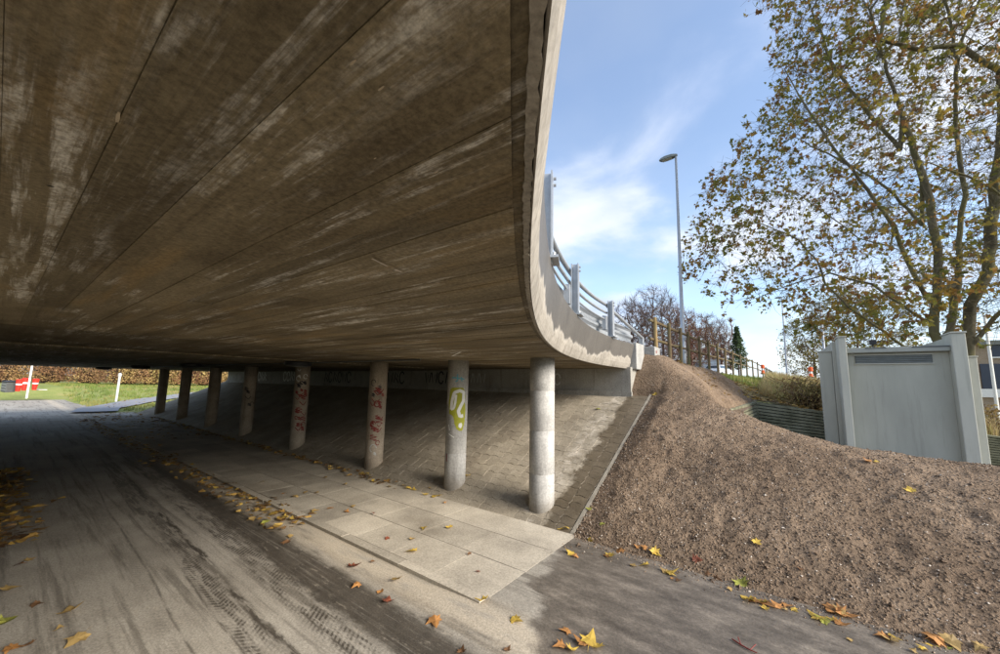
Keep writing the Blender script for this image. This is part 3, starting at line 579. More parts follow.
# ------------------------------------------------------------------ soil bank
def sstep(a, b, x): t = np.clip((np.asarray(x, float)-a)/(b-a), 0, 1); return t*t*(3-2*t)
def soil_z(X, Y, fine=True):
    X = np.asarray(X, float); Y = np.asarray(Y, float)
    front = np.maximum(Y-(4.02-.02*(X+2)), -.3)*(.465-.012*np.clip(X+2, 0, 6))
    front = front+.75*np.clip(Y-7.5, 0, .7)*sstep(-1.2, -2.0, X)
    brow = np.interp(X, [-2.6, -2.05, -1.6, -1.15, -.66, .0, .64, 1.75, 3, 6], [2.46, 2.36, 2.04, 1.68, 1.40, 1.17, 1.01, .86, .76, .72])
    k = .14; h = np.clip(.5+.5*(brow-front)/k, 0, 1); z = brow*(1-h)+front*h-k*h*(1-h)
    pit = sstep(6.9, 8.9, Y)*sstep(-1.35, -.35, X); z = z*(1-pit)+.12*pit
    z = z+fbm(X*.9, Y*.9, 2, 3)*.12*np.clip(front*1.2, 0, 1)
    bl = np.where(Y < 7.55, sstep(XE-.02, XE+.42, X), sstep(XE-.5, XE, X) if False else 1.)
    z = z*bl+((Y-Y0S)*SLOPE-.005)*(1-bl)
    if fine: z = z+(fbm(X*7, Y*7, 3, 11)*.035+fbm(X*26, Y*26, 2, 23)*.016)*np.clip(front*3+.35, .2, 1)*np.clip((X-XE)*3+.15, .15, 1)
    return z
def soil_lim(X, Y): # bank ends against wall return / pavement edge
    z = soil_z(X, Y); return np.where((X < XE+.035) & (Y < 7.56), np.minimum(z, (Y-Y0S)*SLOPE-.06), z)
grid('soil_bank', np.concatenate([np.linspace(-2.42, 2.6, 180)[:-1], np.linspace(2.6, 9, 70)]), np.concatenate([np.linspace(3.86, 7.6, 150)[:-1], np.linspace(7.6, 9.6, 36)]), soil_lim, M['soil'], kind='structure')
# upper shoulder under the fence, down to the retaining wall
def shoulder_z(X, Y):
    z = np.interp(X, [-6, -2.7, -2.0, -1.3, -.8, -.5], [2.42, 2.42, 2.25, 1.72, 1.33, 1.27])
    z = z+np.clip(Y-10, 0, 30)*.018+fbm(X*1.3, Y*1.3, 3, 9)*.09+fbm(X*9, Y*9, 3, 19)*.075; return z
def shoulder_lim(X, Y):
    t = sstep(8.4, 9.5, Y); return shoulder_z(X, Y)*t+(soil_z(X, Y)-.02)*(1-t)
grid('soil_shoulder', np.linspace(-3.3, -.66, 90), np.linspace(8.5, 19.5, 300), lambda X, Y: np.where((X > -.98+(Y-8.2)*.05) & (Y < 13.4), np.minimum(shoulder_lim(X, Y), 1.25), shoulder_lim(X, Y)-.22*sstep(15.5, 19.5, Y)), M['soil'], kind='structure')
def top_z(X, Y): return np.clip(Y-10, 0, 30)*.018+2.40+0*X
grid('verge', np.linspace(-4.2, -3.28, 8), np.linspace(8.2, 70, 60), lambda X, Y: top_z(X, Y)+.03*fbm(X*2, Y*2, 3, 4), M['bank'], kind='structure')
grid('upper_road', np.linspace(-23.5, -4.19, 12), np.linspace(7.63, 90, 60), lambda X, Y: top_z(X, Y)+.03, M['asphalt'], kind='structure')
MB().box(XFAR+.3, -2.8, YA+.02, 7.6, ZT-.028, ZT-.012).build('bridge_carriageway', M['asphalt'], kind='structure')
def ray_soil(x, y):
    d = ray(x, y); d = d/np.linalg.norm(d)
    t = np.linspace(1, 40, 3000); P_ = EYEP+t[:, None]*d; ok = P_[:, 2] < np.where((P_[:, 1] > 3.9) & (P_[:, 0] > XE), soil_z(P_[:, 0], P_[:, 1]), np.where((P_[:, 1] > Y0S), slope_z(P_[:, 1]), np.where((P_[:, 1] > 2.42) & (P_[:, 0] < -1.93), .026, .0205*np.clip((P_[:, 0]+2.5)/.55, 0, 1)*np.clip((P_[:, 1]-2.0)/.5, 0, 1)+.003)))
    return P_[np.argmax(ok)]
# crumbs and pebbles of the bank: uncountable, one object each
def scatter(name, n, mat, s0, s1, seed, near=True, flat=.7):
    r_ = np.random.default_rng(seed)
    u_ = r_.random(n*3); X = -2.0+u_**(1.35)*9; Y = 3.74+r_.random(n*3)**1.15*4.8
    d2 = X**2+Y**2; keep = (r_.random(n*3) < np.clip(30/d2, .12, 1)) & ((soil_z(X, Y, False) > -.03) | (r_.random(n*3) < .10)); X, Y = X[keep][:n], Y[keep][:n]; n = len(X)
    Z = np.maximum(soil_z(X, Y), .020); S_ = s0*(s1/s0)**(r_.random(n)**3.0)*np.where(r_.random(n) < .012, 1.9, 1)*np.where(r_.random(n) < .0035, 2.2, 1)
    base = np.array([(1, 0, 0), (-1, 0, 0), (0, 1, 0), (0, -1, 0), (0, 0, 1), (0, 0, -1)], float); fc = np.array([(0, 2, 4), (2, 1, 4), (1, 3, 4), (3, 0, 4), (2, 0, 5), (1, 2, 5), (3, 1, 5), (0, 3, 5)])
    V = base[None]*S_[:, None, None]*(1+.5*(r_.random((n, 6, 1))-.5)); a = r_.random(n)*6.28; c, s_ = np.cos(a)[:, None], np.sin(a)[:, None]
    V = V+(r_.random((n, 6, 3))-.5)*S_[:, None, None]*.7; V = np.stack([V[..., 0]*c-V[..., 1]*s_, V[..., 0]*s_+V[..., 1]*c, V[..., 2]*flat], -1); V += np.stack([X, Y, Z+S_*.18], -1)[:, None]
    Fc = (fc[None]+(np.arange(n)*6)[:, None, None]).reshape(-1, 3); return mk(name, npmesh(name, V.reshape(-1, 3), Fc, mat), None, kind='stuff', label='loose crumbs of soil strewn over the bank' if name == 'soil_crumbs' else 'small pale stones strewn over the bank')
scatter('soil_crumbs', 66000, M['clod'], .0028, .013, 1, flat=.9); scatter('pebbles', 6500, M['pebble'], .003, .012, 2)

# ------------------------------------------------------------------ retaining wall (inner corner) and bank behind
def layered_wall(name, p0, p1, z0, z1, zb, mat, label, lean, nlay=14):
    t = empty(name, (p0[0], p0[1], zb), label=label, cat='retaining wall'); t.location = (0, 0, 0)
    d = np.array(p1)-np.array(p0); L_ = np.linalg.norm(d); d = d/L_; nrm = np.array([d[1], -d[0]])*lean
    for k in range(nlay):
        mb = MB(); f0, f1 = k/nlay, (k+1)/nlay; V = []
        for (p, zt_) in ((p0, z0), (p1, z1)):
            for (dep, f_) in ((0, f0), (0, f1-.022), (.03, f1-.018), (.45, f1-.018), (.45, f0)):
                zz = zb+(zt_-zb)*f_; off = -(1-f0)*.22*1.0+dep; V.append((p[0]+nrm[0]*off, p[1]+nrm[1]*off, zz))
        mb.add(V, [(0, 1, 6, 5), (1, 2, 7, 6), (2, 3, 8, 7), (3, 4, 9, 8), (4, 0, 5, 9), (4, 3, 2, 1, 0), (5, 6, 7, 8, 9)]); mb.build('wall_course', mat, t)
    return t
RC = (-.66, 13.35); RL = (-.95, 8.15); RR = (1.15, 13.25)
w1 = layered_wall('retaining_wall', RL, RC, 1.29, 1.36, .1, M['ret'], 'short side of mossy ribbed retaining wall below the fence', -1)
w2 = layered_wall('retaining_wall', RC, (6.4, 13.2), 1.36, .45, .1, M['ret'], 'dark mossy ribbed retaining wall running behind the grey cabin', -1)
MB().add([(-.70, 13.25, .1), (-.50, 13.20, .1), (-.50, 13.36, .1), (-.76, 13.36, 1.37), (-.66, 13.30, 1.38), (-.62, 13.42, 1.37)], [(0, 1, 4, 3), (1, 2, 5, 4), (2, 0, 3, 5), (3, 4, 5), (2, 1, 0)]).build('corner_post', simple('pale corner', (.24, .22, .15), .9), w2)
MB().add([(-.9, 7.6, .09), (9, 7.6, .09), (9, 13.4, .09), (-.6, 13.4, .09)], [(0, 1, 2, 3)]).build('cabin_yard', M['sidepath'], kind='structure')
def bank_z(X, Y):
    base = np.interp(X, [-3.3, -.7, .8, 2.5, 4.5, 9], [0, 0, -.30, -.62, -.95, -1.1])+1.38
    rise = sstep(13.4, 24, Y)*np.interp(X, [-3.3, 0, 3, 6, 12], [.65, .85, .85, .35, .1]); up = sstep(-.7, -2.6, -X*-1)*0
    up = np.clip((-.7-X)/1.8, 0, 1)*1.0*(1-sstep(13.4, 24, Y)*.75); return base+rise+up+fbm(X*.8, Y*.8, 3, 6)*.12
grid('grass_bank', np.linspace(-3.3, 14, 60), np.linspace(13.42, 60, 100), bank_z, M['bank'], kind='structure')
# tall dry grass and leaf litter on that bank
def tufts(name, n, region, zf, mat, h0, h1, wd, seed, label, blades=5, accept=None):
    r_ = np.random.default_rng(seed); X = region[0]+r_.random(n)*(region[1]-region[0]); Y = region[2]+r_.random(n)**1.0*(region[3]-region[2])
    if accept is not None: k = accept(X, Y); X, Y = X[k], Y[k]; n = len(X)
    X = np.repeat(X, blades)+r_.normal(0, .05, n*blades); Y = np.repeat(Y, blades)+r_.normal(0, .05, n*blades); m_ = len(X); Z = zf(X, Y)
    h = h0+(h1-h0)*r_.random(m_); a = r_.random(m_)*6.28; ln = (r_.random(m_)*.45)*h; b = r_.random(m_)*6.28; w_ = wd*(.6+.8*r_.random(m_))
    V = np.zeros((m_, 5, 3)); dx, dy = np.cos(a)*w_/2, np.sin(a)*w_/2
    V[:, 0] = np.stack([X-dx, Y-dy, Z-.03], -1); V[:, 1] = np.stack([X+dx, Y+dy, Z-.03], -1)
    mx, my = X+np.cos(b)*ln*.35, Y+np.sin(b)*ln*.35; V[:, 2] = np.stack([mx+dx*.7, my+dy*.7, Z+h*.6], -1); V[:, 3] = np.stack([mx-dx*.7, my-dy*.7, Z+h*.6], -1)
    V[:, 4] = np.stack([X+np.cos(b)*ln, Y+np.sin(b)*ln, Z+h], -1)
    o_ = (np.arange(m_)*5)[:, None]; Fc = np.concatenate([o_+np.array([[0, 1, 2]]), o_+np.array([[0, 2, 3]]), o_+np.array([[3, 2, 4]])]); return mk(name, npmesh(name, V.reshape(-1, 3), Fc, mat), None, kind='stuff', label=label)
tufts('dry_grass', 4200, (-.6, 4.5, 15.6, 30), bank_z, M['drygrass'], .18, .62, .018, 4, 'tall dry straw-coloured grass on the bank behind the cabin', 6)
tufts('verge_grass', 1300, (-2.3, -.2, 17.5, 32), lambda X, Y: np.where(X < -2.6, top_z(X, Y), bank_z(X, Y)), M['grass'], .06, .2, .018, 5, 'green grass tufts along the fence line', 5)

# ------------------------------------------------------------------ guardrail on the bridge edge
GR = empty('guardrail', (-1.9, 4.2, ZT), label='galvanised steel guardrail with pipe rails along the curved bridge edge', cat='guardrail'); GR.location = (0, 0, 0)
posts = [(-1.97, 4.20), (-2.28, 6.42), (-1.10, 2.22), (.22, -.02), (1.75, -1.95)]
posts = [(float(GX(y_))-.005, y_) for _, y_ in posts]
order = sorted(posts, key=lambda p: p[1])
PZ = ZT+.66
def frame(y_): t = np.array([(float(GX(y_+.02))-float(GX(y_-.02)))/.04, 1.]); t /= np.linalg.norm(t); return t, np.array([t[1], -t[0]])
for (x_, y_) in order:
    t, n_ = frame(y_); mb = MB(); p = np.array([x_, y_])
    def q(a_, b_): return p+t*a_+n_*b_
    # H-section post
    pl = [q(-.05, .045), q(.05, .045), q(.05, .033), q(.006, .033), q(.006, -.033), q(.05, -.033), q(.05, -.045), q(-.05, -.045), q(-.05, -.033), q(-.006, -.033), q(-.006, .033), q(-.05, .033)]
    mb.prism([tuple(v) for v in pl[::-1]], ZT-.02, PZ); mb.build('post', M['galv'], GR)
    bp = MB().prism([tuple(q(a_, b_)) for a_, b_ in ((-.1, -.09), (.1, -.09), (.1, .09), (-.1, .09))][::-1], ZT+.004, ZT+.022).build('base_plate', M['galv'], GR)
    for a_, b_ in ((-.075, -.06), (.075, -.06), (.075, .06), (-.075, .06)): c_ = q(a_, b_); MB().lathe([(.011, ZT+.02), (.011, ZT+.045)], c_[0], c_[1], 6).build('bolt', M['galv'], GR)
    for zc in (PZ-.04, PZ-.09): c_ = q(.0, .05); c2_ = q(.0, .068); MB().tube([(*c_, zc), (*c2_, zc)], .012, 6).build('bolt', M['galv'], GR)
    c_ = q(-.02, -.085); sb = MB().prism([tuple(q(a_, b_)) for a_, b_ in ((-.13, -.12), (-.03, -.12), (-.03, -.05), (-.13, -.05))][::-1], ZT+.14, ZT+.38).build('spacer_block', M['galv'], GR)
def railpath(off, z_, y0, y1, n=60):
    out = []
    for v in np.linspace(y0, y1, n): t, n_ = frame(v); out.append((float(GX(v))-.02+n_[0]*off, v+n_[1]*off, z_))
    return out
YBp = 6.42
MB().tube(railpath(-.075, PZ-.055, -2.6, YBp+.04), .030, 10).build('top_rail', M['galv'], GR, smooth=True)
MB().tube(railpath(-.075, PZ-.20, -2.6, YBp+.04), .022, 8).build('middle_rail', M['galv'], GR, smooth=True)
MB().tube(railpath(-.075, PZ-.33, -2.6, 7.9), .016, 8).build('lower_rail', M['galv'], GR, smooth=True)
# splice bolts on the top rail
for yv in np.linspace(3.35, 3.95, 6): t, n_ = frame(yv); x_ = float(GX(yv))-.02+n_[0]*-.075; MB().lathe([(.009, PZ-.027), (.009, PZ-.008)], x_, yv+n_[1]*-.075, 6).build('bolt', M['galv'], GR)
wprof = [(-.0, .0), (.045, .035), (.045, .085), (.0, .12), (-.0, .165), (.045, .20), (.045, .25), (0, .29)]
def wbeam(off, z0, yy):
    V = []; Fs = []; m_ = len(wprof)
    for i, v in enumerate(yy):
        t, n_ = frame(v); bx_, by_ = float(GX(v))-.02, v
        for th in (0, .006):
            for (o_, z_) in wprof: V.append((bx_+n_[0]*(off-o_-th), by_+n_[1]*(off-o_-th), z0+z_))
        if i:
            a_ = (i-1)*2*m_; b_ = i*2*m_
            for k in range(m_-1): Fs += [(a_+k, a_+k+1, b_+k+1, b_+k), (a_+m_+k+1, a_+m_+k, b_+m_+k, b_+m_+k+1)]
            Fs += [(a_, b_, b_+m_, a_+m_), (a_+m_-1, a_+2*m_-1, b_+2*m_-1, b_+m_-1)]
    MB().add(V, Fs).build('crash_beam', M['galv'], GR)
wbeam(-.17, ZT+.09, np.linspace(-2.6, 8.25, 70))
xb = float(GX(YBp))-.02
MB().tube([(xb-.07, YBp, PZ-.055), (xb-.07, YBp+.12, PZ-.09), (xb+.02, 8.22, ZT+.20)], .030, 8).build('end_rail', M['galv'], GR, smooth=True)
MB().box(xe-.02, xe+.07, 8.24, 8.33, 2.40, ZT+.22).build('end_post', M['galv'], GR); MB().box(xe+.071, xe+.076, 8.26, 8.31, ZT-.02, ZT+.10).build('plate', M['galv'], GR)
kb = empty('concrete_footing', (xe+.0, 8.45, 2.2), label='small square concrete footing block beside the guardrail end', cat='concrete block')
bevel(MB().box(-.08, .30, -.17, .26, 0, .36).build('block', M['block'], kb), .012); MB().box(.301, .304, -.08, -.02, .22, .28).build('red_mark', M['paint_red'], kb)

# ------------------------------------------------------------------ wooden fence
FE = empty('wooden_fence', (-2.6, 10.5, 2.4), label='rustic wooden post-and-rail fence along the top of the bank', cat='fence'); FE.location = (0, 0, 0)
px = [(655.6, 319), (669, 326), (680, 329.5), (688, 333), (699, 338), (708, 342), (717, 345), (725, 348), (732, 350.6), (740, 352.5), (746, 354), (752, 356), (757, 357.5), (762, 358.8)]
def fx(Y): return -2.66+(Y-10.5)*.034
fps = []
for a_, b_ in px:
    d = ray(a_, b_); # meet the fence line X = fx(Y)
    t = (-2.66-10.5*.034)/(d[0]-.034*d[1]); P_ = EYEP+t*d; fps.append(P_)
fps += [np.array([fx(Y), Y, 0]) for Y in np.arange(fps[-1][1]+2.2, 62, 2.2)]
for i, P_ in enumerate(fps):
    zt_ = top_z(P_[0], P_[1])+1.17; r_ = .05 if i else .046; le = random.uniform(-.02, .02)
    o = MB().tube([(0, 0, -1.6), (le*.5, 0, -.6), (le, le*.4, 0), (le, le*.4, .012)], [r_*1.08, r_, r_*.96, r_*.7], 10).build('post', M['wood_new' if i == 0 else 'wood'], FE, smooth=False); o.location = (P_[0], P_[1], float(zt_))
for h_, wd in ((-.10, .042), (-.60, .040)):
    for i in range(len(fps)-1):
        a_, b_ = fps[i], fps[i+1]; za, zb_ = float(top_z(a_[0], a_[1]))+1.17+h_, float(top_z(b_[0], b_[1]))+1.17+h_; s0 = a_[1]-(.34 if i == 0 else -.02); e = (b_[1]-a_[1])
        MB().tube([(fx(s0)-.075, s0, za), (fx((a_[1]+b_[1])/2)-.075, (a_[1]+b_[1])/2, (za+zb_)/2+random.uniform(-.015, .015)), (fx(b_[1])-.075, b_[1]-.02, zb_)], [wd, wd*random.uniform(.9, 1.1), wd], 8).build('rail', M['wood'], FE)

# ------------------------------------------------------------------ street lamps
def street_lamp(x_, y_, z_, h_, label, r0=.075, rz=math.pi, head=.62):
    t = empty('street_lamp', (x_, y_, z_), rz, label=label, cat='street lamp', group='street lamps along the upper road')
    MB().tube([(0, 0, -.9), (0, 0, .9), (0, 0, .92), (0, 0, h_)], [r0*1.25, r0*1.25, r0, r0*.58], 14).build('pole', M['pole'], t, smooth=True)
    MB().box(-.035, .035, -r0*1.25-.004, -r0*1.25+.02, .3, .62).build('service_door', M['lamp_head'], t)
    V = []; pr = [(-.06, .045, .03, .02), (.0, .06, .06, .045), (.15, .12, .09, .05), (.40, .13, .10, .05), (.55, .10, .075, .03), (head, .05, .035, .005)]
    for (a_, w_, up, dn) in pr: V += [(a_, -w_, -dn), (a_, -w_*.6, up), (a_, w_*.6, up), (a_, w_, -dn)]
    Fs = [(3, 2, 1, 0), tuple(range(len(V)-4, len(V)))]
    for i in range(len(pr)-1):
        for k in range(4): Fs.append((i*4+k, i*4+(k+1) % 4, i*4+4+(k+1) % 4, i*4+4+k))
    o = MB().add([(a_, b_, c_+h_+.03) for a_, b_, c_ in V], Fs).build('lamp_head', M['lamp_head'], t); bevel(o, .012)
    MB().box(.14, .50, -.085, .085, h_-.033, h_-.018).build('lens', M['lens'], t); return t
P_ = atd(684, 367, 13.6); street_lamp(P_[0], P_[1], P_[2], 8.2, 'tall grey street lamp standing against the fence on the bank', .07, math.pi*.98)
P_ = atd(787, 371, 38.); street_lamp(P_[0], P_[1], P_[2]-1.0, 8.6, 'distant grey street lamp seen through the left side of the plane tree', .09, math.pi*.9)
P_ = atd(824, 348, 28.); street_lamp(P_[0], P_[1], P_[2]-3.0, 6.4, 'thin street lamp rising behind the left end of the grey cabin', .085, math.pi*.8)

# ------------------------------------------------------------------ grey cabin (substation)
CB = empty('substation_cabin', (2.1, 12.2, .09), label='windowless grey-green utility cabin with pilasters, louvre and flat roof', cat='utility cabin'); CB.location = (0, 0, 0)
YF = 12.; bx = lambda n, m, *a, p=CB, bv=.012: bevel(MB().box(*a).build(n, m, p), bv)
bx('front_wall', M['cab'], 1.27, 2.92, YF+.20, YF+.36, .05, 2.60)
bx('pilaster', M['cab_side'], 1.13, 1.275, YF-.02, YF+.55, .05, 2.97); bx('pilaster', M['cab_side'], 2.915, 3.12, YF-.02, YF+.55, .05, 2.96)
bx('side_wall', M['cab_side'], 1.06, 1.2, YF+.551, YF+2.9, .05, 2.93); bx('side_wall', M['cab_side'], 2.98, 3.11, YF+.551, YF+2.9, .05, 2.93)
bx('corner_panel', M['cab_side'], .80, 1.055, YF+.62, YF+.78, .05, 2.68); bx('corner_panel', M['cab_side'], 3.125, 3.33, YF+.34, YF+.48, .05, 2.47)
bx('panel_cap', M['cab_side'], .785, 1.07, YF+.60, YF+.80, 2.683, 2.715, bv=.005); bx('panel_cap', M['cab_side'], 3.123, 3.345, YF+.32, YF+.50, 2.473, 2.50, bv=.005)
bx('pilaster_cap', M['cab_side'], 1.115, 1.29, YF-.04, YF+.56, 2.972, 3.005, bv=.006); bx('pilaster_cap', M['cab_side'], 2.90, 3.135, YF-.04, YF+.56, 2.962, 2.995, bv=.006)
bx('back_wall', M['cab'], 1.2, 2.98, YF+2.7, YF+2.9, .05, 2.6)
rf = bx('roof', M['grime'], 1.277, 2.913, YF+.06, YF+2.6, 2.602, 2.72)
MB().box(1.6, 1.95, YF+.055, YF+.059, 2.69, 2.715).build('grime_streak', M['louvre'], rf); MB().box(2.35, 2.9, YF+.055, YF+.059, 2.685, 2.716).build('grime_streak', M['louvre'], rf)
lv = MB().box(1.43, 2.66, YF+.18, YF+.199, 2.36, 2.54).build('louvre', M['louvre'], CB)
bx('louvre_frame', M['cab_side'], 1.41, 2.68, YF+.165, YF+.198, 2.542, 2.565, p=lv, bv=.003); bx('louvre_frame', M['cab_side'], 1.41, 2.68, YF+.165, YF+.198, 2.335, 2.358, p=lv, bv=.003)
for k in range(4):
    z_ = 2.375+k*.042; MB().add([(1.44, YF+.165, z_), (2.65, YF+.165, z_), (2.65, YF+.179, z_+.028), (1.44, YF+.179, z_+.028), (1.44, YF+.165, z_-.006), (2.65, YF+.165, z_-.006), (2.65, YF+.179, z_+.02), (1.44, YF+.179, z_+.02)], [(0, 1, 2, 3), (7, 6, 5, 4), (0, 4, 5, 1), (1, 5, 6, 2), (2, 6, 7, 3), (3, 7, 4, 0)]).build('slat', M['grime_dark'], lv)
fl = empty('floodlight', (1.78, YF+.35, 2.72), label='small black floodlight on the roof edge of the grey cabin', cat='floodlight')
MB().tube([(0, 0, 0), (0, 0, .09)], .015, 8).build('stem', M['black'], fl); bevel(MB().box(-.06, .06, -.06, .05, .09, .20).build('housing', M['black'], fl), .008)

# ------------------------------------------------------------------ trees
def colonise(start_chains, attract, step, kill, infl, iters, seed, bias=(0, 0, .05)):
    nodes = []; par = []
    for ch in start_chains:              # (parent chain index, node position) lists
        prev = ch[0]
        for p in ch[1]: nodes.append(np.array(p, float)); par.append(prev if prev is not None else -1); prev = len(nodes)-1
    A = np.array(attract); near = np.full(len(A), -1); nd = np.full(len(A), 1e9); alive = np.ones(len(A), bool); bias = np.array(bias); r_ = np.random.default_rng(seed)
    def upd(i0):
        Nn = np.array(nodes[i0:]); idx = np.where(alive)[0]
        if len(idx) == 0: return
        for b in range(0, len(Nn), 400):
            D = np.linalg.norm(A[idx][:, None]-Nn[b:b+400][None], axis=2); m_ = D.argmin(1); dm = D[np.arange(len(idx)), m_]; k = dm < nd[idx]; nd[idx[k]] = dm[k]; near[idx[k]] = i0+b+m_[k]
    upd(0); last = None
    for it in range(iters):
        idx = np.where(alive & (nd < infl))[0]
        if len(idx) == 0: break
        i0 = len(nodes); src = near[idx]; u_, inv = np.unique(src, return_inverse=True); dirs = np.zeros((len(u_), 3)); P_ = np.array(nodes)[src]; v = A[idx]-P_; v /= np.linalg.norm(v, axis=1)[:, None]+1e-9; np.add.at(dirs, inv, v)
        dirs /= np.linalg.norm(dirs, axis=1)[:, None]+1e-9; dirs = dirs+bias+r_.normal(0, .12, dirs.shape); dirs /= np.linalg.norm(dirs, axis=1)[:, None]
        for s_, d in zip(u_, dirs): nodes.append(nodes[s_]+d*step); par.append(int(s_))
        upd(i0); alive &= nd > kill
    return np.array(nodes), np.array(par)
def radii(nodes, par, tip, ex=2.4, cap=None):
    n = len(nodes); acc = np.zeros(n); kids = np.zeros(n, int)
    for i in range(n-1, -1, -1):
        if acc[i] == 0: acc[i] = tip**ex
        if par[i] >= 0: acc[par[i]] += acc[i]; kids[par[i]] += 1
    r_ = acc**(1/ex); return (np.minimum(r_, cap) if cap is not None else r_), kids
def branch_mesh(nodes, par, rad, sides_big=8, thin=.02):
    V = []; Fs = []; 
    P0 = nodes[np.maximum(par, 0)]; idx = np.where(par >= 0)[0]
    rr = np.minimum(rad[par[idx]], rad[idx]*1.35)
    for sel, sd in ((rad[idx] >= thin, sides_big), (rad[idx] < thin, 3)):
        ii = idx[sel]; r0 = rr[sel]; r1 = rad[ii]; A = nodes[par[ii]]; B = nodes[ii]; T = B-A; T /= np.linalg.norm(T, axis=1)[:, None]+1e-9
        ref = np.where(np.abs(T[:, 2:3]) < .9, np.array([[0, 0, 1.]]), np.array([[1., 0, 0]])); U = np.cross(T, ref); U /= np.linalg.norm(U, axis=1)[:, None]; W_ = np.cross(T, U)
        an = np.arange(sd)*2*math.pi/sd; ring = np.cos(an)[None, :, None]*U[:, None]+np.sin(an)[None, :, None]*W_[:, None]
        va = A[:, None]-T[:, None]*(r0*.25)[:, None, None]+ring*r0[:, None, None]; vb = B[:, None]+T[:, None]*(r1*.25)[:, None, None]+ring*r1[:, None, None]; v = np.concatenate([va, vb], 1); base = sum(len(q) for q in V)
        o_ = base+np.arange(len(ii))[:, None]*2*sd
        for k in range(sd): Fs.append(np.concatenate([o_+k, o_+(k+1) % sd, o_+sd+(k+1) % sd, o_+sd+k], 1))
        V.append(v.reshape(-1, 3))
    return np.concatenate(V), np.concatenate(Fs)
LEAF_OUT = [(0, -.02), (.18, .05), (.42, .0), (.33, .22), (.52, .42), (.28, .42), (.20, .62), (.0, 1.0), (-.20, .62), (-.28, .42), (-.52, .42), (-.33, .22), (-.42, .0), (-.18, .05)]
def leaf_cards(P_, size, seed, shape='maple', hang=.5, jitter=.1):
    r_ = np.random.default_rng(seed); n = len(P_); out = np.array(LEAF_OUT if shape == 'maple' else [(0, 0), (.28, .35), (.22, .7), (0, 1), (-.22, .7), (-.28, .35)], float); out = np.c_[out, -.35*np.abs(out[:, 0])**1.5]
    m_ = len(out); d = r_.normal(0, 1, (n, 3)); d[:, 2] -= hang*1.2; d /= np.linalg.norm(d, axis=1)[:, None]; e = r_.normal(0, 1, (n, 3)); e -= d*(e*d).sum(1)[:, None]; e /= np.linalg.norm(e, axis=1)[:, None]; f_ = np.cross(d, e); s_ = size*(.6+.7*r_.random(n))
    V = P_[:, None]+s_[:, None, None]*(out[None, :, 0:1]*e[:, None]+out[None, :, 1:2]*d[:, None]+out[None, :, 2:3]*f_[:, None])
    V = V.reshape(-1, 3)
    if shape == 'maple': tri = [(0, 1, 13), (1, 2, 3), (1, 3, 5), (3, 4, 5), (5, 6, 8), (6, 7, 8), (5, 8, 9), (1, 5, 9), (1, 9, 13), (13, 9, 11), (9, 10, 11), (13, 11, 12)]
    else: tri = [(0, 1, 5), (1, 2, 4), (1, 4, 5), (2, 3, 4)]
    return V, (np.array(tri)[None]+(np.arange(n)*m_)[:, None, None]).reshape(-1, 3)
def pxc(pts, Y): return [atY(a_, b_, Y_) for (a_, b_), Y_ in zip(pts, Y if hasattr(Y, '__len__') else [Y]*len(pts))]
def dens(chain, st=.35):
    out = [np.array(chain[0], float)]
    for a_, b_ in zip(chain[:-1], chain[1:]):
        a_, b_ = np.array(a_, float), np.array(b_, float); n = max(1, int(np.linalg.norm(b_-a_)/st))
        for k in range(1, n+1): out.append(a_+(b_-a_)*k/n+(rng.normal(0, .02, 3) if k < n else 0))
    return out
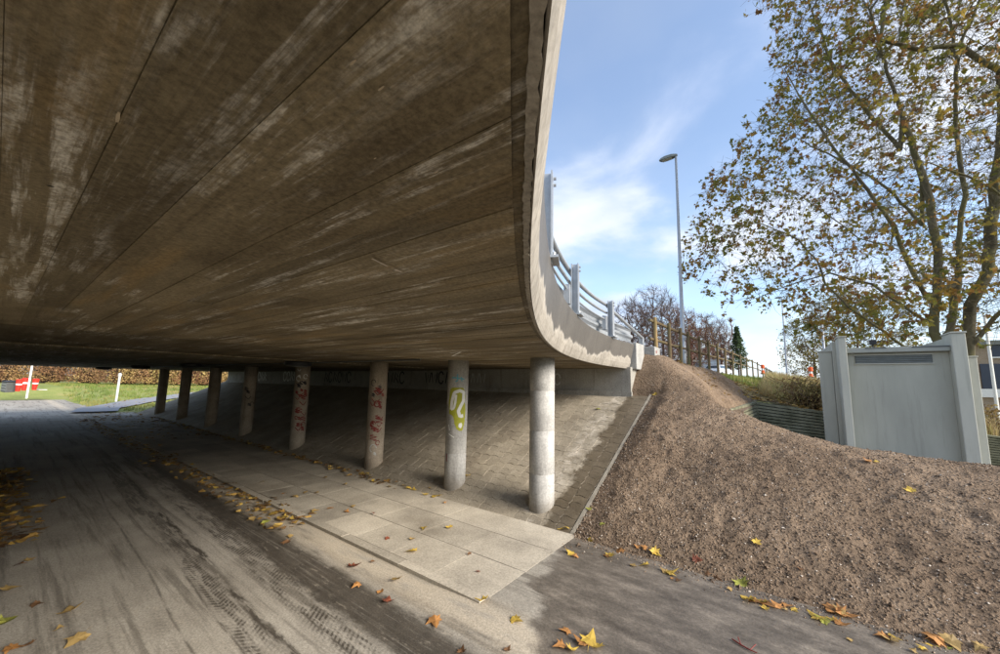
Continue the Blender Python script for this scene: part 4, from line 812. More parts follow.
def make_tree(name, base, limbs, cprof, ctr, natt, seed, label, leaves, lsize, xlim, rmax, leafmat='crown', step=.26, tip=.0034):
    t = empty(name, base, label=label, cat='tree'); t.location = (0, 0, 0)
    chains = []; pos = []
    for (parent, frac, pts) in limbs:
        d = dens(pts)
        if parent is None: pi = None
        else:
            st, ln = pos[parent]; pi = st+min(ln-1, int(frac*(ln-1)))
        st = sum(len(c[1]) for c in chains); chains.append((pi, d)); pos.append((st, len(d)))
    r_ = np.random.default_rng(seed); A = []
    zs = [p[0] for p in cprof]; rs = [p[1] for p in cprof]
    while len(A) < natt:
        z_ = r_.uniform(zs[0], zs[-1]); a_ = r_.random()*6.283; q = r_.random()**.42*np.interp(z_, zs, rs)*(1+.22*math.sin(3*a_+z_*.6)+.1*math.sin(7*a_+z_*1.7)); P_ = (ctr[0]+q*math.cos(a_), ctr[1]+q*math.sin(a_)*.6, z_+.25*r_.normal())
        if xlim[0] < P_[0] < xlim[1]: A.append(P_)
    nodes, par = colonise(chains, A, step, .34, 4.5, 70, seed)
    rad, kids = radii(nodes, par, tip, 1.92, rmax); V, Fs = branch_mesh(nodes, par, rad)
    mk('trunk', npmesh('trunk', V, Fs, M['bark'], True), t)
    # twigs from thin nodes
    rad = np.maximum(rad, .005); thin = np.where(rad < .012)[0]; src = r_.choice(thin, int(len(thin)*3.4)); dr = nodes[src]-nodes[np.maximum(par[src], 0)]; dr /= np.linalg.norm(dr, axis=1)[:, None]+1e-9
    dr = dr*.7+r_.normal(0, .55, dr.shape)+np.array([0, 0, -.12]); dr /= np.linalg.norm(dr, axis=1)[:, None]; L_ = .22+.38*r_.random(len(src)); tipp = nodes[src]+dr*L_[:, None]; mid = nodes[src]+dr*(L_*.5)[:, None]+r_.normal(0, .03, dr.shape)+np.array([0, 0, .02])
    n = len(src); nn = np.concatenate([nodes[src], mid, tipp]); pp = np.concatenate([np.full(n, -1), np.arange(n), np.arange(n)+n]); rd = np.concatenate([np.full(n, .0050), np.full(n, .0042), np.full(n, .003)]); V, Fs = branch_mesh(nn, pp, rd)
    mk('twigs', npmesh('twigs', V, Fs, M['bark']), t)
    pool = np.concatenate([tipp, mid, nodes[thin]]); wgt = np.ones(len(pool)); ct = np.array(ctr); dist = np.hypot(pool[:, 0]-ct[0], (pool[:, 1]-ct[1])/.6)/np.interp(pool[:, 2], zs, rs); wgt = np.clip(dist, .12, 1.2)**1.6; wgt /= wgt.sum()
    nc = leaves//4; lp = np.repeat(pool[r_.choice(len(pool), nc, p=wgt)], 4, 0)+r_.normal(0, .055, (nc*4, 3)); V, Fs = leaf_cards(lp, lsize, seed+1); mk('crown', npmesh('crown', V, Fs, M[leafmat]), t)
    return t
YT = 16.
limbsA = [
 (None, 0, [(3.75, 16, .1), (3.72, 16, 1.6), *pxc([(941, 345)], 16), ]),
 (0, 1., pxc([(934, 333), (937, 297), (938, 250), (930, 200), (912, 140), (890, 80), (870, 10)], [16, 16, 16, 16.1, 16.2, 16.4, 16.5])),
 (0, 1., pxc([(950, 331), (958, 284), (960, 232), (966, 195), (955, 130), (958, 60), (940, -20)], [15.9, 15.8, 15.7, 15.6, 15.5, 15.3, 15.2])),
 (2, .12, pxc([(926, 297), (906, 258), (895, 228), (868, 190), (835, 150), (805, 105), (785, 70)], [15.6, 15.2, 15., 14.6, 14.3, 14., 13.8])),
 (0, .82, pxc([(903, 346), (874, 325), (848, 307), (825, 284), (817, 260), (799, 240), (760, 223), (725, 225)], [15.6, 15., 14.6, 14.3, 14.1, 13.9, 13.6, 13.4])),
 (1, .06, pxc([(926, 321), (903, 305), (872, 284), (830, 273), (790, 285), (750, 300)], [16.3, 16.8, 17.3, 17.8, 18.1, 18.3])),
 (3, .3, pxc([(890, 246), (858, 238), (832, 218), (800, 195), (765, 180), (735, 175)], [14.8, 14.2, 13.7, 13.4, 13.2, 13.])),
 (1, .40, pxc([(922, 225), (895, 195), (862, 172), (820, 150), (780, 130)], [16.4, 17, 17.6, 18.2, 18.6])),
 (1, .6, pxc([(900, 150), (862, 105), (830, 60), (812, 10)], [16.3, 16.6, 16.8, 17])),
]
limbsB = [
 (None, 0, [(4.1, 16.4, .0), (4.15, 16.4, 1.7), *pxc([(968, 350)], 16.4)]),
 (0, 1., pxc([(970, 305), (989, 271), (991, 219), (1000, 160), (1010, 60)], [16.3, 16.2, 16.1, 16, 16])),
 (0, 1., pxc([(985, 330), (1005, 308), (1040, 270), (1080, 200)], [16.2, 15.8, 15.4, 15])),
 (1, .5, pxc([(1000, 195), (968, 176), (930, 163), (880, 152)], [15.4, 14.7, 14.2, 13.8])),
 (1, .8, pxc([(1000, 70), (960, 45), (920, 50), (880, 40)], [15, 14.4, 14, 13.6])),
]
profA = [(3.4, 2.4), (5, 4.9), (6.5, 5.8), (8, 5.8), (10, 5.3), (12, 4.6), (14, 4.0), (16, 3.5), (18, 2.6)]
make_tree('plane_tree', (3.75, 16, .1), limbsA, profA, (4.0, 16), 6500, 21, 'spreading plane tree with sparse yellowing leaves behind the grey cabin', 19500, .122, (-5, 6.0), .27)
profB = [(4, 3), (6, 5.2), (9, 6.2), (12, 6.2), (15, 5.2), (18, 3.)]
make_tree('plane_tree', (4.1, 16.4, 0), limbsB, profB, (7.5, 15.4), 2600, 33, 'second plane tree at the right border, thick mossy stem leaning right', 6500, .115, (1.2, 11), .24)

def bare_tree(name, base, h, spread, mat, seed, label, tip=.02, natt=420, leafmat=None, nleaf=0, group=None, lsz=.3, zlo=.28, parts=True):
    r_ = np.random.default_rng(seed); t = empty(name, base, label=label, cat='tree', group=group); A = []
    for _ in range(natt):
        z_ = r_.uniform(zlo, 1.)*h; rr = spread*math.sqrt(max(0.02, math.sin(min(3.1, (z_/h-zlo*.7)/(1-zlo*.7)*2.6+.35))))*r_.random()**.5; a_ = r_.random()*6.283; A.append((rr*math.cos(a_), rr*math.sin(a_), z_))
    st = h*.04; ch = [np.array([r_.normal(0, .01)*h*0, 0, z_]) for z_ in np.arange(0, h*.45, st)]; ch[0][2] = -.6
    nodes, par = colonise([(None, ch)], A, st, st*1.25, h*.5, 45, seed, (0, 0, .25)); rad, kids = radii(nodes, par, tip, 2.2, h*.022); V, Fs = branch_mesh(nodes, par, rad, 6, .04)
    thin = np.where(rad < tip*1.6)[0]; k = 9; src = np.repeat(thin, k); n = len(src); dr = r_.normal(0, .6, (n, 3))+np.array([0, 0, .55])+(nodes[src]-nodes[np.maximum(par[src], 0)])/st*.8; dr /= np.linalg.norm(dr, axis=1)[:, None]; L_ = st*(1.+1.6*r_.random(n)); tp = nodes[src]+dr*L_[:, None]
    mk('trunk', npmesh('trunk', V, Fs, mat, True), t)
    V, Fs = branch_mesh(np.concatenate([nodes[src], tp]), np.concatenate([np.full(n, -1), np.arange(n)]), np.concatenate([np.full(n, tip*.55), np.full(n, tip*.3)])); mk('twigs' if leafmat is None else 'branches', npmesh('twigs', V, Fs, mat), t)
    if leafmat: lp = np.concatenate([tp, nodes[thin]])[r_.integers(0, n, nleaf)]+r_.normal(0, st*.3, (nleaf, 3)); V, Fs = leaf_cards(lp, lsz, seed, 'simple'); mk('crown', npmesh('crown', V, Fs, M[leafmat]), t)
    return t
def bgt(px_, pybase, D, ztop_px): # base point on the upper ground and height from its top pixel
    P_ = atd(px_, pybase, D); Q = atd(px_, ztop_px, D); return P_, Q[2]-P_[2]
bt = [(632, 366, 42, 300, 2.6, 'twig', 'bare grey-brown tree just right of the guardrail end'), (655, 366, 40, 287, 3.0, 'twig', 'tall bare tree with fine twigs behind the first fence post'), (672, 368, 46, 306, 2.8, 'twig_red', 'reddish bare tree directly behind the tall street lamp'), (692, 369, 46, 312, 2.6, 'twig_red', 'reddish bare tree just right of the tall street lamp'), (707, 371, 52, 315, 2.7, 'twig', 'bare brown tree above the portable cabin'), (722, 372, 58, 320, 2.6, 'twig_red', 'reddish brown bare tree left of the dark conifer'), (600, 360, 44, 318, 3.0, 'twig_red', 'low reddish tree seen through the guardrail'), (643, 366, 56, 305, 3.2, 'twig_red', 'reddish brown bare tree behind the guardrail end post'), (664, 366, 50, 296, 3.2, 'twig', 'wide bare tree left of the tall street lamp'), (682, 368, 60, 318, 3.4, 'twig_red', 'low red-brown tree behind the lamp pole base'), (699, 370, 62, 328, 3.4, 'twig_red', 'low red-brown tree above the fifth fence post'), (714, 371, 66, 326, 3.2, 'twig_red', 'low red-brown tree above the white car'), (731, 372, 66, 334, 2.8, 'twig_red', 'low red-brown tree touching the conifer')]
for i, (a_, b_, D, tz, sp_, mt, lb) in enumerate(bt):
    P_, h_ = bgt(a_, b_, D, tz); P_[2] -= .8; bare_tree('bare_tree', tuple(P_), h_+.8, sp_, M[mt], 50+i, lb, .02, 300, group='bare trees beyond the upper road', parts=False, leafmat='hedge' if mt == 'twig_red' else None, nleaf=900, lsz=.14, zlo=.12)
P_, h_ = bgt(739, 372, 55, 326); t = empty('conifer_tree', tuple(P_), label='small dark green conifer above the end of the fence', cat='tree'); MB().tube([(0, 0, -.8), (0, 0, h_*.95)], [.12, .02], 8).build('trunk', M['twig'], t)
r_ = np.random.default_rng(3); n = 1500; z_ = r_.random(n)**.8; rr = (1-z_)*(1.5+.5*np.sin(z_*40))*r_.random(n)**.5+.05; a_ = r_.random(n)*6.28; V, Fs = leaf_cards(np.stack([rr*np.cos(a_), rr*np.sin(a_), h_*(.08+.92*z_)], -1), .35, 8, 'simple', .2); mk('crown', npmesh('crown', V, Fs, M['conifer']), t)
P_, h_ = bgt(860, 372, 34, 292); P_[2] -= 1.5; bare_tree('tree', tuple(P_), h_+1.5, 4.8, M['twig'], 81, 'rounded yellow-green tree behind the grey cabin', .014, 420, 'crown_yel', 5200, lsz=.2, zlo=.12)
P_, h_ = bgt(815, 372, 44, 318); P_[2] -= 1.5; bare_tree('tree', tuple(P_), h_+1.5, 3.6, M['twig'], 82, 'smaller yellow-green tree left of the grey cabin', .014, 300, 'crown_yel', 3000, lsz=.2, zlo=.12)

def shrub(name, base, rx_, ry_, h, mat, seed, label, n=900, lsz=.14, cat='shrub', group=None, ns=40):
    r_ = np.random.default_rng(seed); t = empty(name, base, label=label, cat=cat, group=group)
    a_ = r_.random(ns)*6.28; tp = np.stack([np.cos(a_)*rx_*r_.random(ns)**.5, np.sin(a_)*ry_*r_.random(ns)**.5, h*(.55+.45*r_.random(ns))], -1); md = tp*np.array([.5, .5, .55])+r_.normal(0, .05*h, tp.shape); bs = tp*np.array([.2, .2, 0])-np.array([0, 0, .1])
    V, Fs = branch_mesh(np.concatenate([bs, md, tp]), np.concatenate([np.full(ns, -1), np.arange(ns), np.arange(ns)+ns]), np.concatenate([np.full(ns, .016), np.full(ns, .012), np.full(ns, .005)])); mk('stems', npmesh('stems', V, Fs, M['twig']), t)
    u_ = r_.random(n)**.38; a_ = r_.random(n)*6.28; c_ = r_.random(n); el = np.arccos(1-c_); k = 1+.2*np.sin(a_*5+seed)+.12*np.sin(a_*9)
    L_ = np.stack([rx_*u_*np.sin(el)*np.cos(a_)*k, ry_*u_*np.sin(el)*np.sin(a_)*k, h*(.06+.94*u_*np.cos(el))], -1); V, Fs = leaf_cards(L_, lsz, seed, 'simple', .1); mk('foliage', npmesh('foliage', V, Fs, mat), t); return t
P_ = atY(806, 410, 14.6); shrub('shrub', (float(P_[0]), 14.8, float(bank_z(P_[0], 14.8))), .9, .7, .85, M['hedge'], 5, 'brown bramble shrub against the left end of the grey cabin', 1500, .09)
P_ = atY(792, 395, 18); shrub('shrub', (.5, 18, float(bank_z(.5, 18))), 1.3, .9, .8, M['hedge'], 6, 'low brown shrub in the dry grass left of the cabin', 1400, .09)
P_ = atY(996, 430, 17); shrub('hedge_shrub', (float(P_[0])+.2, 17.4, .1), 1.1, .8, 1.35, M['hedge'], 7, 'brown-green hedge shrub right of the grey cabin', 2200, .09)
P_ = atY(1010, 430, 17); shrub('hedge_shrub', (float(P_[0])+1.6, 17.2, .1), 1.2, .9, 1.4, M['hedge'], 8, 'hedge shrub at the right border beyond the cabin', 1800, .09)

# ------------------------------------------------------------------ upper road things
def make_car(loc, rz, paint, label):
    t = empty('parked_car', loc, rz, label=label, cat='car')
    side = [(-2.1, .35), (-2.15, .75), (-1.95, .98), (-1.0, 1.02), (1.2, .98), (1.95, .85), (2.12, .6), (2.1, .32)]; top = [(-1.85, .99), (-1.5, 1.40), (-.2, 1.48), (.35, 1.42), (1.15, .985)]
    def ext(poly, w0, w1, n, m):
        k = len(poly); V = [(a_, -w0, b_) for a_, b_ in poly]+[(a_, w0, b_) for a_, b_ in poly]
        if w1 is not None:
            zs = [b_ for _, b_ in poly]; lo, hi = min(zs), max(zs); V = [(a_, s_*(w0+(w1-w0)*(b_-lo)/(hi-lo)), b_) for s_ in (-1, 1) for a_, b_ in poly]
        Fs = [tuple(range(k)), tuple(range(2*k-1, k-1, -1))]+[(i, i+k, (i+1) % k+k, (i+1) % k) for i in range(k)]; return bevel(MB().add(V, Fs).build(n, m, t), .05, 3)
    ext(side, .86, None, 'body', paint); ext(top, .80, .62, 'roof', paint)
    gl = simple('car glass', (.03, .04, .05), .08, .1, spec=.6)
    for s_ in (-1, 1):
        MB().add([(-1.6, s_*.80, 1.05), (1.0, s_*.80, 1.05), (.3, s_*.668, 1.38), (-1.4, s_*.668, 1.37)], [(0, 1, 2, 3)]).build('side_window', gl, t)
        for x_ in (-1.35, 1.35): w_ = MB().tube([(x_, s_*.70, .32), (x_, s_*.885, .32)], .32, 20).build('wheel', M['black'], t); MB().tube([(x_, s_*.88, .32), (x_, s_*.895, .32)], .19, 14).build('rim', M['galv'], w_)
        MB().box(2.02, 2.10, s_*.75-.16*(s_ > 0), s_*.75+.16*(s_ < 0), .62, .74).build('headlight', M['lens'], t); MB().box(-2.14, -2.04, s_*.78-.14*(s_ > 0), s_*.78+.14*(s_ < 0), .72, .90).build('tail_light', M['paint_red'], t)
    MB().add([(1.17, -.72, 1.0), (1.17, .72, 1.0), (.42, .60, 1.405), (.42, -.60, 1.405)], [(0, 1, 2, 3)]).build('windscreen', gl, t); MB().add([(-1.88, -.70, 1.03), (-1.88, .70, 1.03), (-1.53, .6, 1.37), (-1.53, -.6, 1.37)], [(3, 2, 1, 0)]).build('rear_window', gl, t)
    return t
white = simple('white car paint', (.78, .79, .80), .25, .03, 3, .0, .001, .5)
P_ = atd(718, 365, 44); make_car((P_[0], P_[1], float(top_z(0, P_[1]))+.02), math.pi*.43, white, 'white car on the upper road, half hidden by the soil bank')
def cabin(px_, D, wd, dp, h, mat, label, rz=0.3):
    P_ = atd(px_, 370, D); z_ = float(top_z(0, min(40, P_[1]))); t = empty('portable_cabin', (P_[0], P_[1], z_), rz, label=label, cat='portable cabin')
    MB().box(-wd/2+.04, wd/2-.04, -dp/2+.04, dp/2-.04, .1, h-.05).build('shell', mat, t); MB().box(-wd/2, wd/2, -dp/2, dp/2, h-.05, h+.06).build('roof', M['galv'], t); MB().box(-wd/2, wd/2, -dp/2, dp/2, 0, .12).build('floor_frame', M['louvre'], t)
    for k in range(int(h/.32)): MB().box(-wd/2+.02, wd/2-.02, -dp/2+.005, -dp/2+.038, .2+k*.3, .38+k*.3).build('wall_rib', mat, t)
    for a_ in (-1, 1): MB().box(a_*wd/2-.06, a_*wd/2+.06, -dp/2-.01, -dp/2+.1, .0, h+.02).build('corner_post', M['galv'], t)
cabm = simple('grey-blue sheet metal', (.34, .40, .46), .5, .1, 4)
cabin(707, 52, 2.4, 4., 2.5, cabm, 'grey-blue corrugated site container behind the fence'); cabin(663, 50, 1.3, 2.4, 1.9, simple('pale blue sheet metal', (.45, .55, .65), .5, .08), 'small pale blue box low behind the first fence posts')
org = simple('fluorescent orange', (.75, .12, .03), .6, .1)
def cone(loc, label, h=.9):
    t = empty('traffic_marker', loc, label=label, cat='traffic marker', group='orange traffic markers on the bank'); bevel(MB().box(-.2, .2, -.2, .2, 0, .06).build('base', M['black'], t), .01)
    MB().lathe([(.15, .06), (.11, h*.35), (.10, h*.40)], 0, 0, 18).build('lower_cone', org, t); MB().lathe([(.10, h*.40), (.075, h*.60)], 0, 0, 18).build('reflective_band', M['paint_white'], t); MB().lathe([(.10, h*.60), (.14, h*.62), (.14, h*.95), (.1, h)], 0, 0, 18).build('head', org, t)
P_ = atd(763, 373, 34); cone((P_[0], P_[1], P_[2]-.1), 'orange-red traffic marker at the far end of the fence', .85)
P_ = atd(811, 377, 27); cone((P_[0], P_[1], P_[2]-.05), 'orange-red marker half hidden by dry grass beside the cabin', .75)
# building at the right border
BD = empty('brick_building', (13, 30, 0), label='pale brick building with dark panels at the right border', cat='building'); BD.location = (0, 0, 0)
def m_brick():
    n = NT('pale brick', .9, .2); b = n.t.nodes.new('ShaderNodeTexBrick'); b.inputs['Scale'].default_value = 4.2; b.inputs['Color1'].default_value = (.36, .26, .17, 1); b.inputs['Color2'].default_value = (.42, .31, .21, 1); b.inputs['Mortar'].default_value = (.4, .36, .3, 1); n.L(n.mapv((1, 1, 1), (math.pi/2, 0, 0)), b.inputs[0]); return n.done(b.outputs[0], None, n.noise(30), .2, .005)
YBd = 30.; q0 = atY(958, 346, YBd); q1 = atY(979, 364, YBd); q2 = atY(1000, 386, YBd); x0 = float(q0[0]); zt_ = float(q0[2]); zb_ = float(atY(990, 389, YBd)[2])
MB().box(x0, x0+16, YBd, YBd+8, -.3, zt_).build('wall', m_brick(), BD); MB().box(x0-.25, x0+16.2, YBd-.25, YBd+8.2, zt_+.002, zt_+.22).build('roof', M['lamp_head'], BD)
xx = float(q1[0])
for k in range(5):
    pnl = MB().box(xx+k*2.1, xx+k*2.1+2.02, YBd-.10, YBd-.004, zb_+.02, float(q1[2])).build('panel', simple('dark blue glazing', (.03, .04, .065), .25, .1, spec=.5) if k == 0 else bpy.data.materials['dark blue glazing'], BD)
    MB().box(xx+k*2.1+2.02, xx+k*2.1+2.10, YBd-.13, YBd-.002, zb_-.05, float(q1[2])+.04).build('mullion', M['paint_white'], BD)
MB().box(xx-.1, xx+12, YBd-.16, YBd-.003, zb_-.42, zb_).build('plinth_band', M['paint_white'], BD)
for k in range(4): wn = MB().box(xx+.45+k*2.5, xx+1.35+k*2.5, YBd-.06, YBd-.003, float(q1[2])+.35, float(q1[2])+1.0).build('window', bpy.data.materials['dark blue glazing'], BD); MB().box(xx+.40+k*2.5, xx+1.40+k*2.5, YBd-.09, YBd-.061, float(q1[2])+.28, float(q1[2])+.35).build('sill', M['paint_white'], wn)
P_ = atY(995, 392, 26); t = empty('flagpole', (float(P_[0]), 26, -.1), label='thin white pole in front of the pale brick building', cat='pole'); MB().tube([(0, 0, 0), (0, 0, 5.2)], [.06, .045], 10).build('shaft', M['paint_white'], t); MB().lathe([(.05, 5.2), (.07, 5.24), (.0, 5.3)], 0, 0, 10).build('finial', M['paint_white'], t)

# ------------------------------------------------------------------ far side beyond the tunnel
def lawn_z(X, Y):
    k = sstep(0, 9, -24.8-X+np.clip(Y-3, 0, 9)*.4); emb = np.clip((Y-5.2)*.42, 0, 2.4)*sstep(-31, -25, X)
    return .02+.62*sstep(-27, -42, -(-X))*0+.75*np.clip((-30-X)/14, 0, 1)*np.maximum(sstep(2.6, 5, Y), sstep(-40, -46, X))+emb+.06*fbm(X*.6, Y*.6, 3, 8)
grid('grass_field', np.linspace(-75, -24.35, 90), np.linspace(2.3, 40, 70), lambda X, Y: np.where((Y < 4.2) & (X > -40), np.where(Y < 2.9, -.03, lawn_z(X, Y)*np.clip((Y-2.9)/1.3, 0, 1)-.0), lawn_z(X, Y)), M['lawn'], kind='structure')
grid('grass_field', np.linspace(-75, -40, 40), np.linspace(-12, 2.5, 30), lambda X, Y: lawn_z(X, Y)-.012, M['lawn'], kind='structure')
# side path curving off to the right
sp = MB(); pts = [(-25.2, 2.9), (-27.6, 3.3), (-30.5, 4.6), (-33.5, 6.6), (-37, 9.6), (-41, 14)]; V = []
PP = np.array(pts); PP = np.stack([np.interp(np.linspace(0, 5, 40), range(6), PP[:, 0]), np.interp(np.linspace(0, 5, 40), range(6), PP[:, 1])], 1)
T = np.gradient(PP, axis=0); T /= np.linalg.norm(T, axis=1)[:, None]; Nn = np.stack([-T[:, 1], T[:, 0]], 1)
Fs = []
for i, (p, n_) in enumerate(zip(PP, Nn)):
    for s_ in (-.75, 0, .75): q = p+n_*s_; V.append((q[0], q[1], float(lawn_z(q[0], q[1]))+.07))
    if i: b_ = i*3; Fs += [(b_-3, b_-2, b_+1, b_), (b_-2, b_-1, b_+2, b_+1)]
sp.add(V, Fs).build('side_path', M['sidepath'], kind='structure')
tufts('grass', 9000, (-62, -24.8, 2.6, 26), lawn_z, M['grass'], .06, .20, .03, 12, 'short green grass of the field beyond the underpass', 5, lambda X, Y: (Y > 3.2-.0*X) & (np.min(np.hypot(X[:, None]-PP[None, :, 0], Y[:, None]-PP[None, :, 1]), axis=1) > .95))
for i, (a_, D, rx_, hh) in enumerate([(6, 40, 5, 5.), (50, 41, 5, 4.6), (90, 42, 5, 4.4), (125, 40, 4.4, 4.2), (155, 40, 4.2, 4.0), (180, 41, 4.2, 4.6), (205, 42, 4.2, 5.), (228, 43, 4.2, 5.), (-30, 40, 5, 5)]):
    P_ = atd(a_, 380, D); z_ = float(lawn_z(P_[0], P_[1])) if P_[1] > 2.3 else .7
    shrub('bramble_thicket', (float(P_[0]), float(P_[1]), z_), rx_, 3., hh, M['bramble'], 90+i, ['brown thicket at the left border behind the bins', 'brown thicket behind the white leaning pole', 'brown thicket in the middle of the far field', 'reddish thicket above the short white post', 'thicket seen just left of the farthest column', 'thicket seen between the two farthest columns', 'thicket seen between the second and third farthest columns', 'yellowish thicket above the far end of the slope', 'brown thicket beyond the left border'][i], 7000, .14, 'thicket', 'autumn thickets beyond the underpass', 420)
# bins, boxes and posts in the field
redp = simple('red plastic', (.62, .035, .02), .45, .08)
def bin_(px_, py_, D, label, h=.72, r0=.10, r1=.15):
    P_ = atd(px_, py_, D); t = empty('litter_bin', tuple(P_), label=label, cat='bin', group='red bins in the far field'); t.rotation_euler = (random.uniform(-.06, .06), random.uniform(-.06, .06), random.random())
    MB().lathe([(r0, 0), (r0+(r1-r0)*.55, h*.55)], 0, 0, 20).build('lower_body', redp, t); MB().lathe([(r0+(r1-r0)*.55+.004, h*.55), (r0+(r1-r0)*.72+.004, h*.68)], 0, 0, 20).build('white_band', M['paint_white'], t)
    MB().lathe([(r0+(r1-r0)*.72, h*.68), (r1, h*.96), (r1+.02, h)], 0, 0, 20).build('upper_body', redp, t); MB().lathe([(r1+.01, h+.002), (r1*.9, h+.03), (.03, h+.05)], 0, 0, 20).build('lid', redp, t)
bin_(17.5, 391.3, 23.5, 'red bin with white band, left of the three red ones', .70); bin_(23.5, 390.6, 25, 'red bin with white band, middle of the three red ones', .80); bin_(34, 390, 24, 'red bin with white band behind the leaning white pole', .68)
P_ = atd(7.5, 392, 23.5); t = empty('crate', tuple(P_), .5, label='dark grey plastic crate leaning beside the red bins', cat='crate'); t.rotation_euler = (.05, .10, .5)
bevel(MB().box(-.2, .2, -.22, .22, 0, .62).build('body', M['louvre'], t), .03); bevel(MB().box(-.21, .21, -.23, .23, .622, .70).build('lid', M['black'], t), .02)
for k in range(3): MB().box(-.18, .18, -.235, -.222, .12+k*.17, .20+k*.17).build('rib', M['lamp_head'], t)
P_ = atd(41, 390, 25); t = empty('plank', tuple(P_), .3, label='pale board lying on the grass right of the red bins', cat='board'); MB().box(-.5, .5, -.1, .1, 0, .05).build('board', M['paint_grey'], t); MB().box(-.2, .6, -.32, -.14, .0, .04).build('board', M['pebble'], t)
P_ = atd(27, 395, 22); t = empty('marker_pole', tuple(P_), label='slender white pole leaning in front of the red bins', cat='pole'); t.rotation_euler = (0, .06, 0); MB().tube([(0, 0, -.2), (0, 0, 2.4)], .045, 10).build('shaft', M['paint_white'], t); MB().lathe([(.05, 2.4), (.05, 2.45), (.01, 2.47)], 0, 0, 10).build('cap', M['galv'], t)
P_ = atd(116.5, 398, 21.5); t = empty('marker_post', tuple(P_), label='short white post with rounded top on the grass', cat='post'); t.rotation_euler = (0, .04, 0); MB().tube([(0, 0, -.2), (0, 0, 1.25)], .05, 10).build('shaft', M['paint_white'], t); MB().lathe([(.075, 1.22), (.085, 1.3), (.07, 1.40), (.02, 1.43)], 0, 0, 12).build('head', M['paint_grey'], t)

# ------------------------------------------------------------------ fallen leaves
def leaf_mesh(mat, seed):
    r_ = random.Random(seed); V = [(0, .35, .0)]; c1, c2_ = r_.uniform(-.8, 1.1), r_.uniform(-.5, .9)
    for (a_, b_) in LEAF_OUT: a2 = a_*r_.uniform(.65, 1.15); b2 = b_*r_.uniform(.85, 1.08); V.append((a2, b2, c1*a2*a2+c2_*(b2-.4)**2*.7+r_.uniform(-.03, .03)))
    mn = min(v[2] for v in V); V = [(a_, b_-.4, c_-mn+.03) for a_, b_, c_ in V]; n = len(LEAF_OUT)
    Fs = [(0, 1+i, 1+(i+1) % n) for i in range(n)]; V += [(-.012, -.40, V[1][2]), (.012, -.40, V[1][2]), (.05, -.85, .06)]; Fs.append((n+1, n+2, n+3)); return MB().add(V, Fs).mesh('fallen_leaf', mat)
LM = {k_: [leaf_mesh(M['leaf_'+k_], hash(k_) % 97+i if False else i*13+len(k_)) for i in range(7)] for k_ in LEAFC}
def put_leaf(P_, colr, size, label, group, tilt=.25):
    o = mk('fallen_leaf', random.choice(LM[colr]), None, label=label, cat='leaf', group=group); o.location = (P_[0], P_[1], P_[2]+.004); o.scale = (size,)*3; o.rotation_euler = (random.uniform(-tilt, tilt), random.uniform(-tilt, tilt), random.random()*6.28); return o
LEAFREG = {}
def leaf_at(x, y, colr, size, where):
    P_ = ray_soil(x, y); onsoil = P_[1] > 4.0 and P_[0] > XE
    o = put_leaf(P_, colr, size, f'{colr} maple leaf lying {where}', f'{colr} leaves {where}'); LEAFREG.setdefault(f'{colr} maple leaf {where}', []).append((x, o))
    if onsoil:
        e_ = .05; gx = float(soil_z(P_[0]+e_, P_[1], False)-soil_z(P_[0]-e_, P_[1], False))/(2*e_); gy = float(soil_z(P_[0], P_[1]+e_, False)-soil_z(P_[0], P_[1]-e_, False))/(2*e_)
        q = Vector((0, 0, 1)).rotation_difference(Vector((-gx, -gy, 1))); o.rotation_euler = (q @ o.rotation_euler.to_quaternion()).to_euler(); o.location.z += .006
    return o
fl_ = [(70, 612, 'tan', .15), (75, 642, 'tan', .14), (37, 605, 'brown', .08), (10, 591, 'tan', .12), (7, 622, 'green', .12), (27, 646, 'brown', .08), (60, 630, 'tan', .07), (20, 566, 'brown', .10), (13, 650, 'orange', .10), (252, 520, 'tan', .12), (267, 524, 'green', .12), (287, 543, 'brown', .11), (354, 567, 'red', .13), (356, 587, 'orange', .08), (380, 593, 'orange', .07), (388, 602, 'red', .11), (397, 581, 'tan', .10), (435, 624, 'orange', .13), (462, 651, 'brown', .07), (290, 537, 'tan', .08), (240, 512, 'tan', .10), (228, 503, 'tan', .10), (373, 563, 'brown', .05), (30, 560, 'tan', .08)]
for a_, b_, c_, s_ in fl_: leaf_at(a_, b_, c_, s_, 'on the path by the wheel tracks')
fs_ = [(295, 497, 'tan', .10), (315, 511, 'tan', .10), (347, 512, 'orange', .09), (330, 509, 'orange', .09), (353, 507, 'tan', .09), (374, 514, 'red', .08), (387, 539, 'red', .07), (424, 529, 'yellow', .11), (449, 528, 'yellow', .10), (412, 552, 'yellow', .12), (412, 540, 'tan', .08), (482, 601, 'yellow', .11), (284, 494, 'orange', .09), (305, 493, 'tan', .09), (317, 493, 'tan', .09), (345, 485, 'tan', .08), (470, 555, 'brown', .05), (478, 572, 'red', .05), (325, 478, 'tan', .09), (262, 483, 'tan', .09), (276, 500, 'orange', .08)]
for a_, b_, c_, s_ in fs_: leaf_at(a_, b_, c_, s_, 'on the concrete paving slabs')
fw_ = [(517, 622, 'yellow', .11), (565, 632, 'orange', .09), (590, 641, 'yellow', .14), (582, 645, 'orange', .12), (597, 648, 'yellow', .10), (560, 647, 'orange', .10), (570, 554, 'yellow', .11), (575, 557, 'orange', .08), (850, 641, 'tan', .05), (508, 650, 'brown', .06), (572, 650, 'yellow', .08)]
for a_, b_, c_, s_ in fw_: leaf_at(a_, b_, c_, s_, 'on the wet dark asphalt')
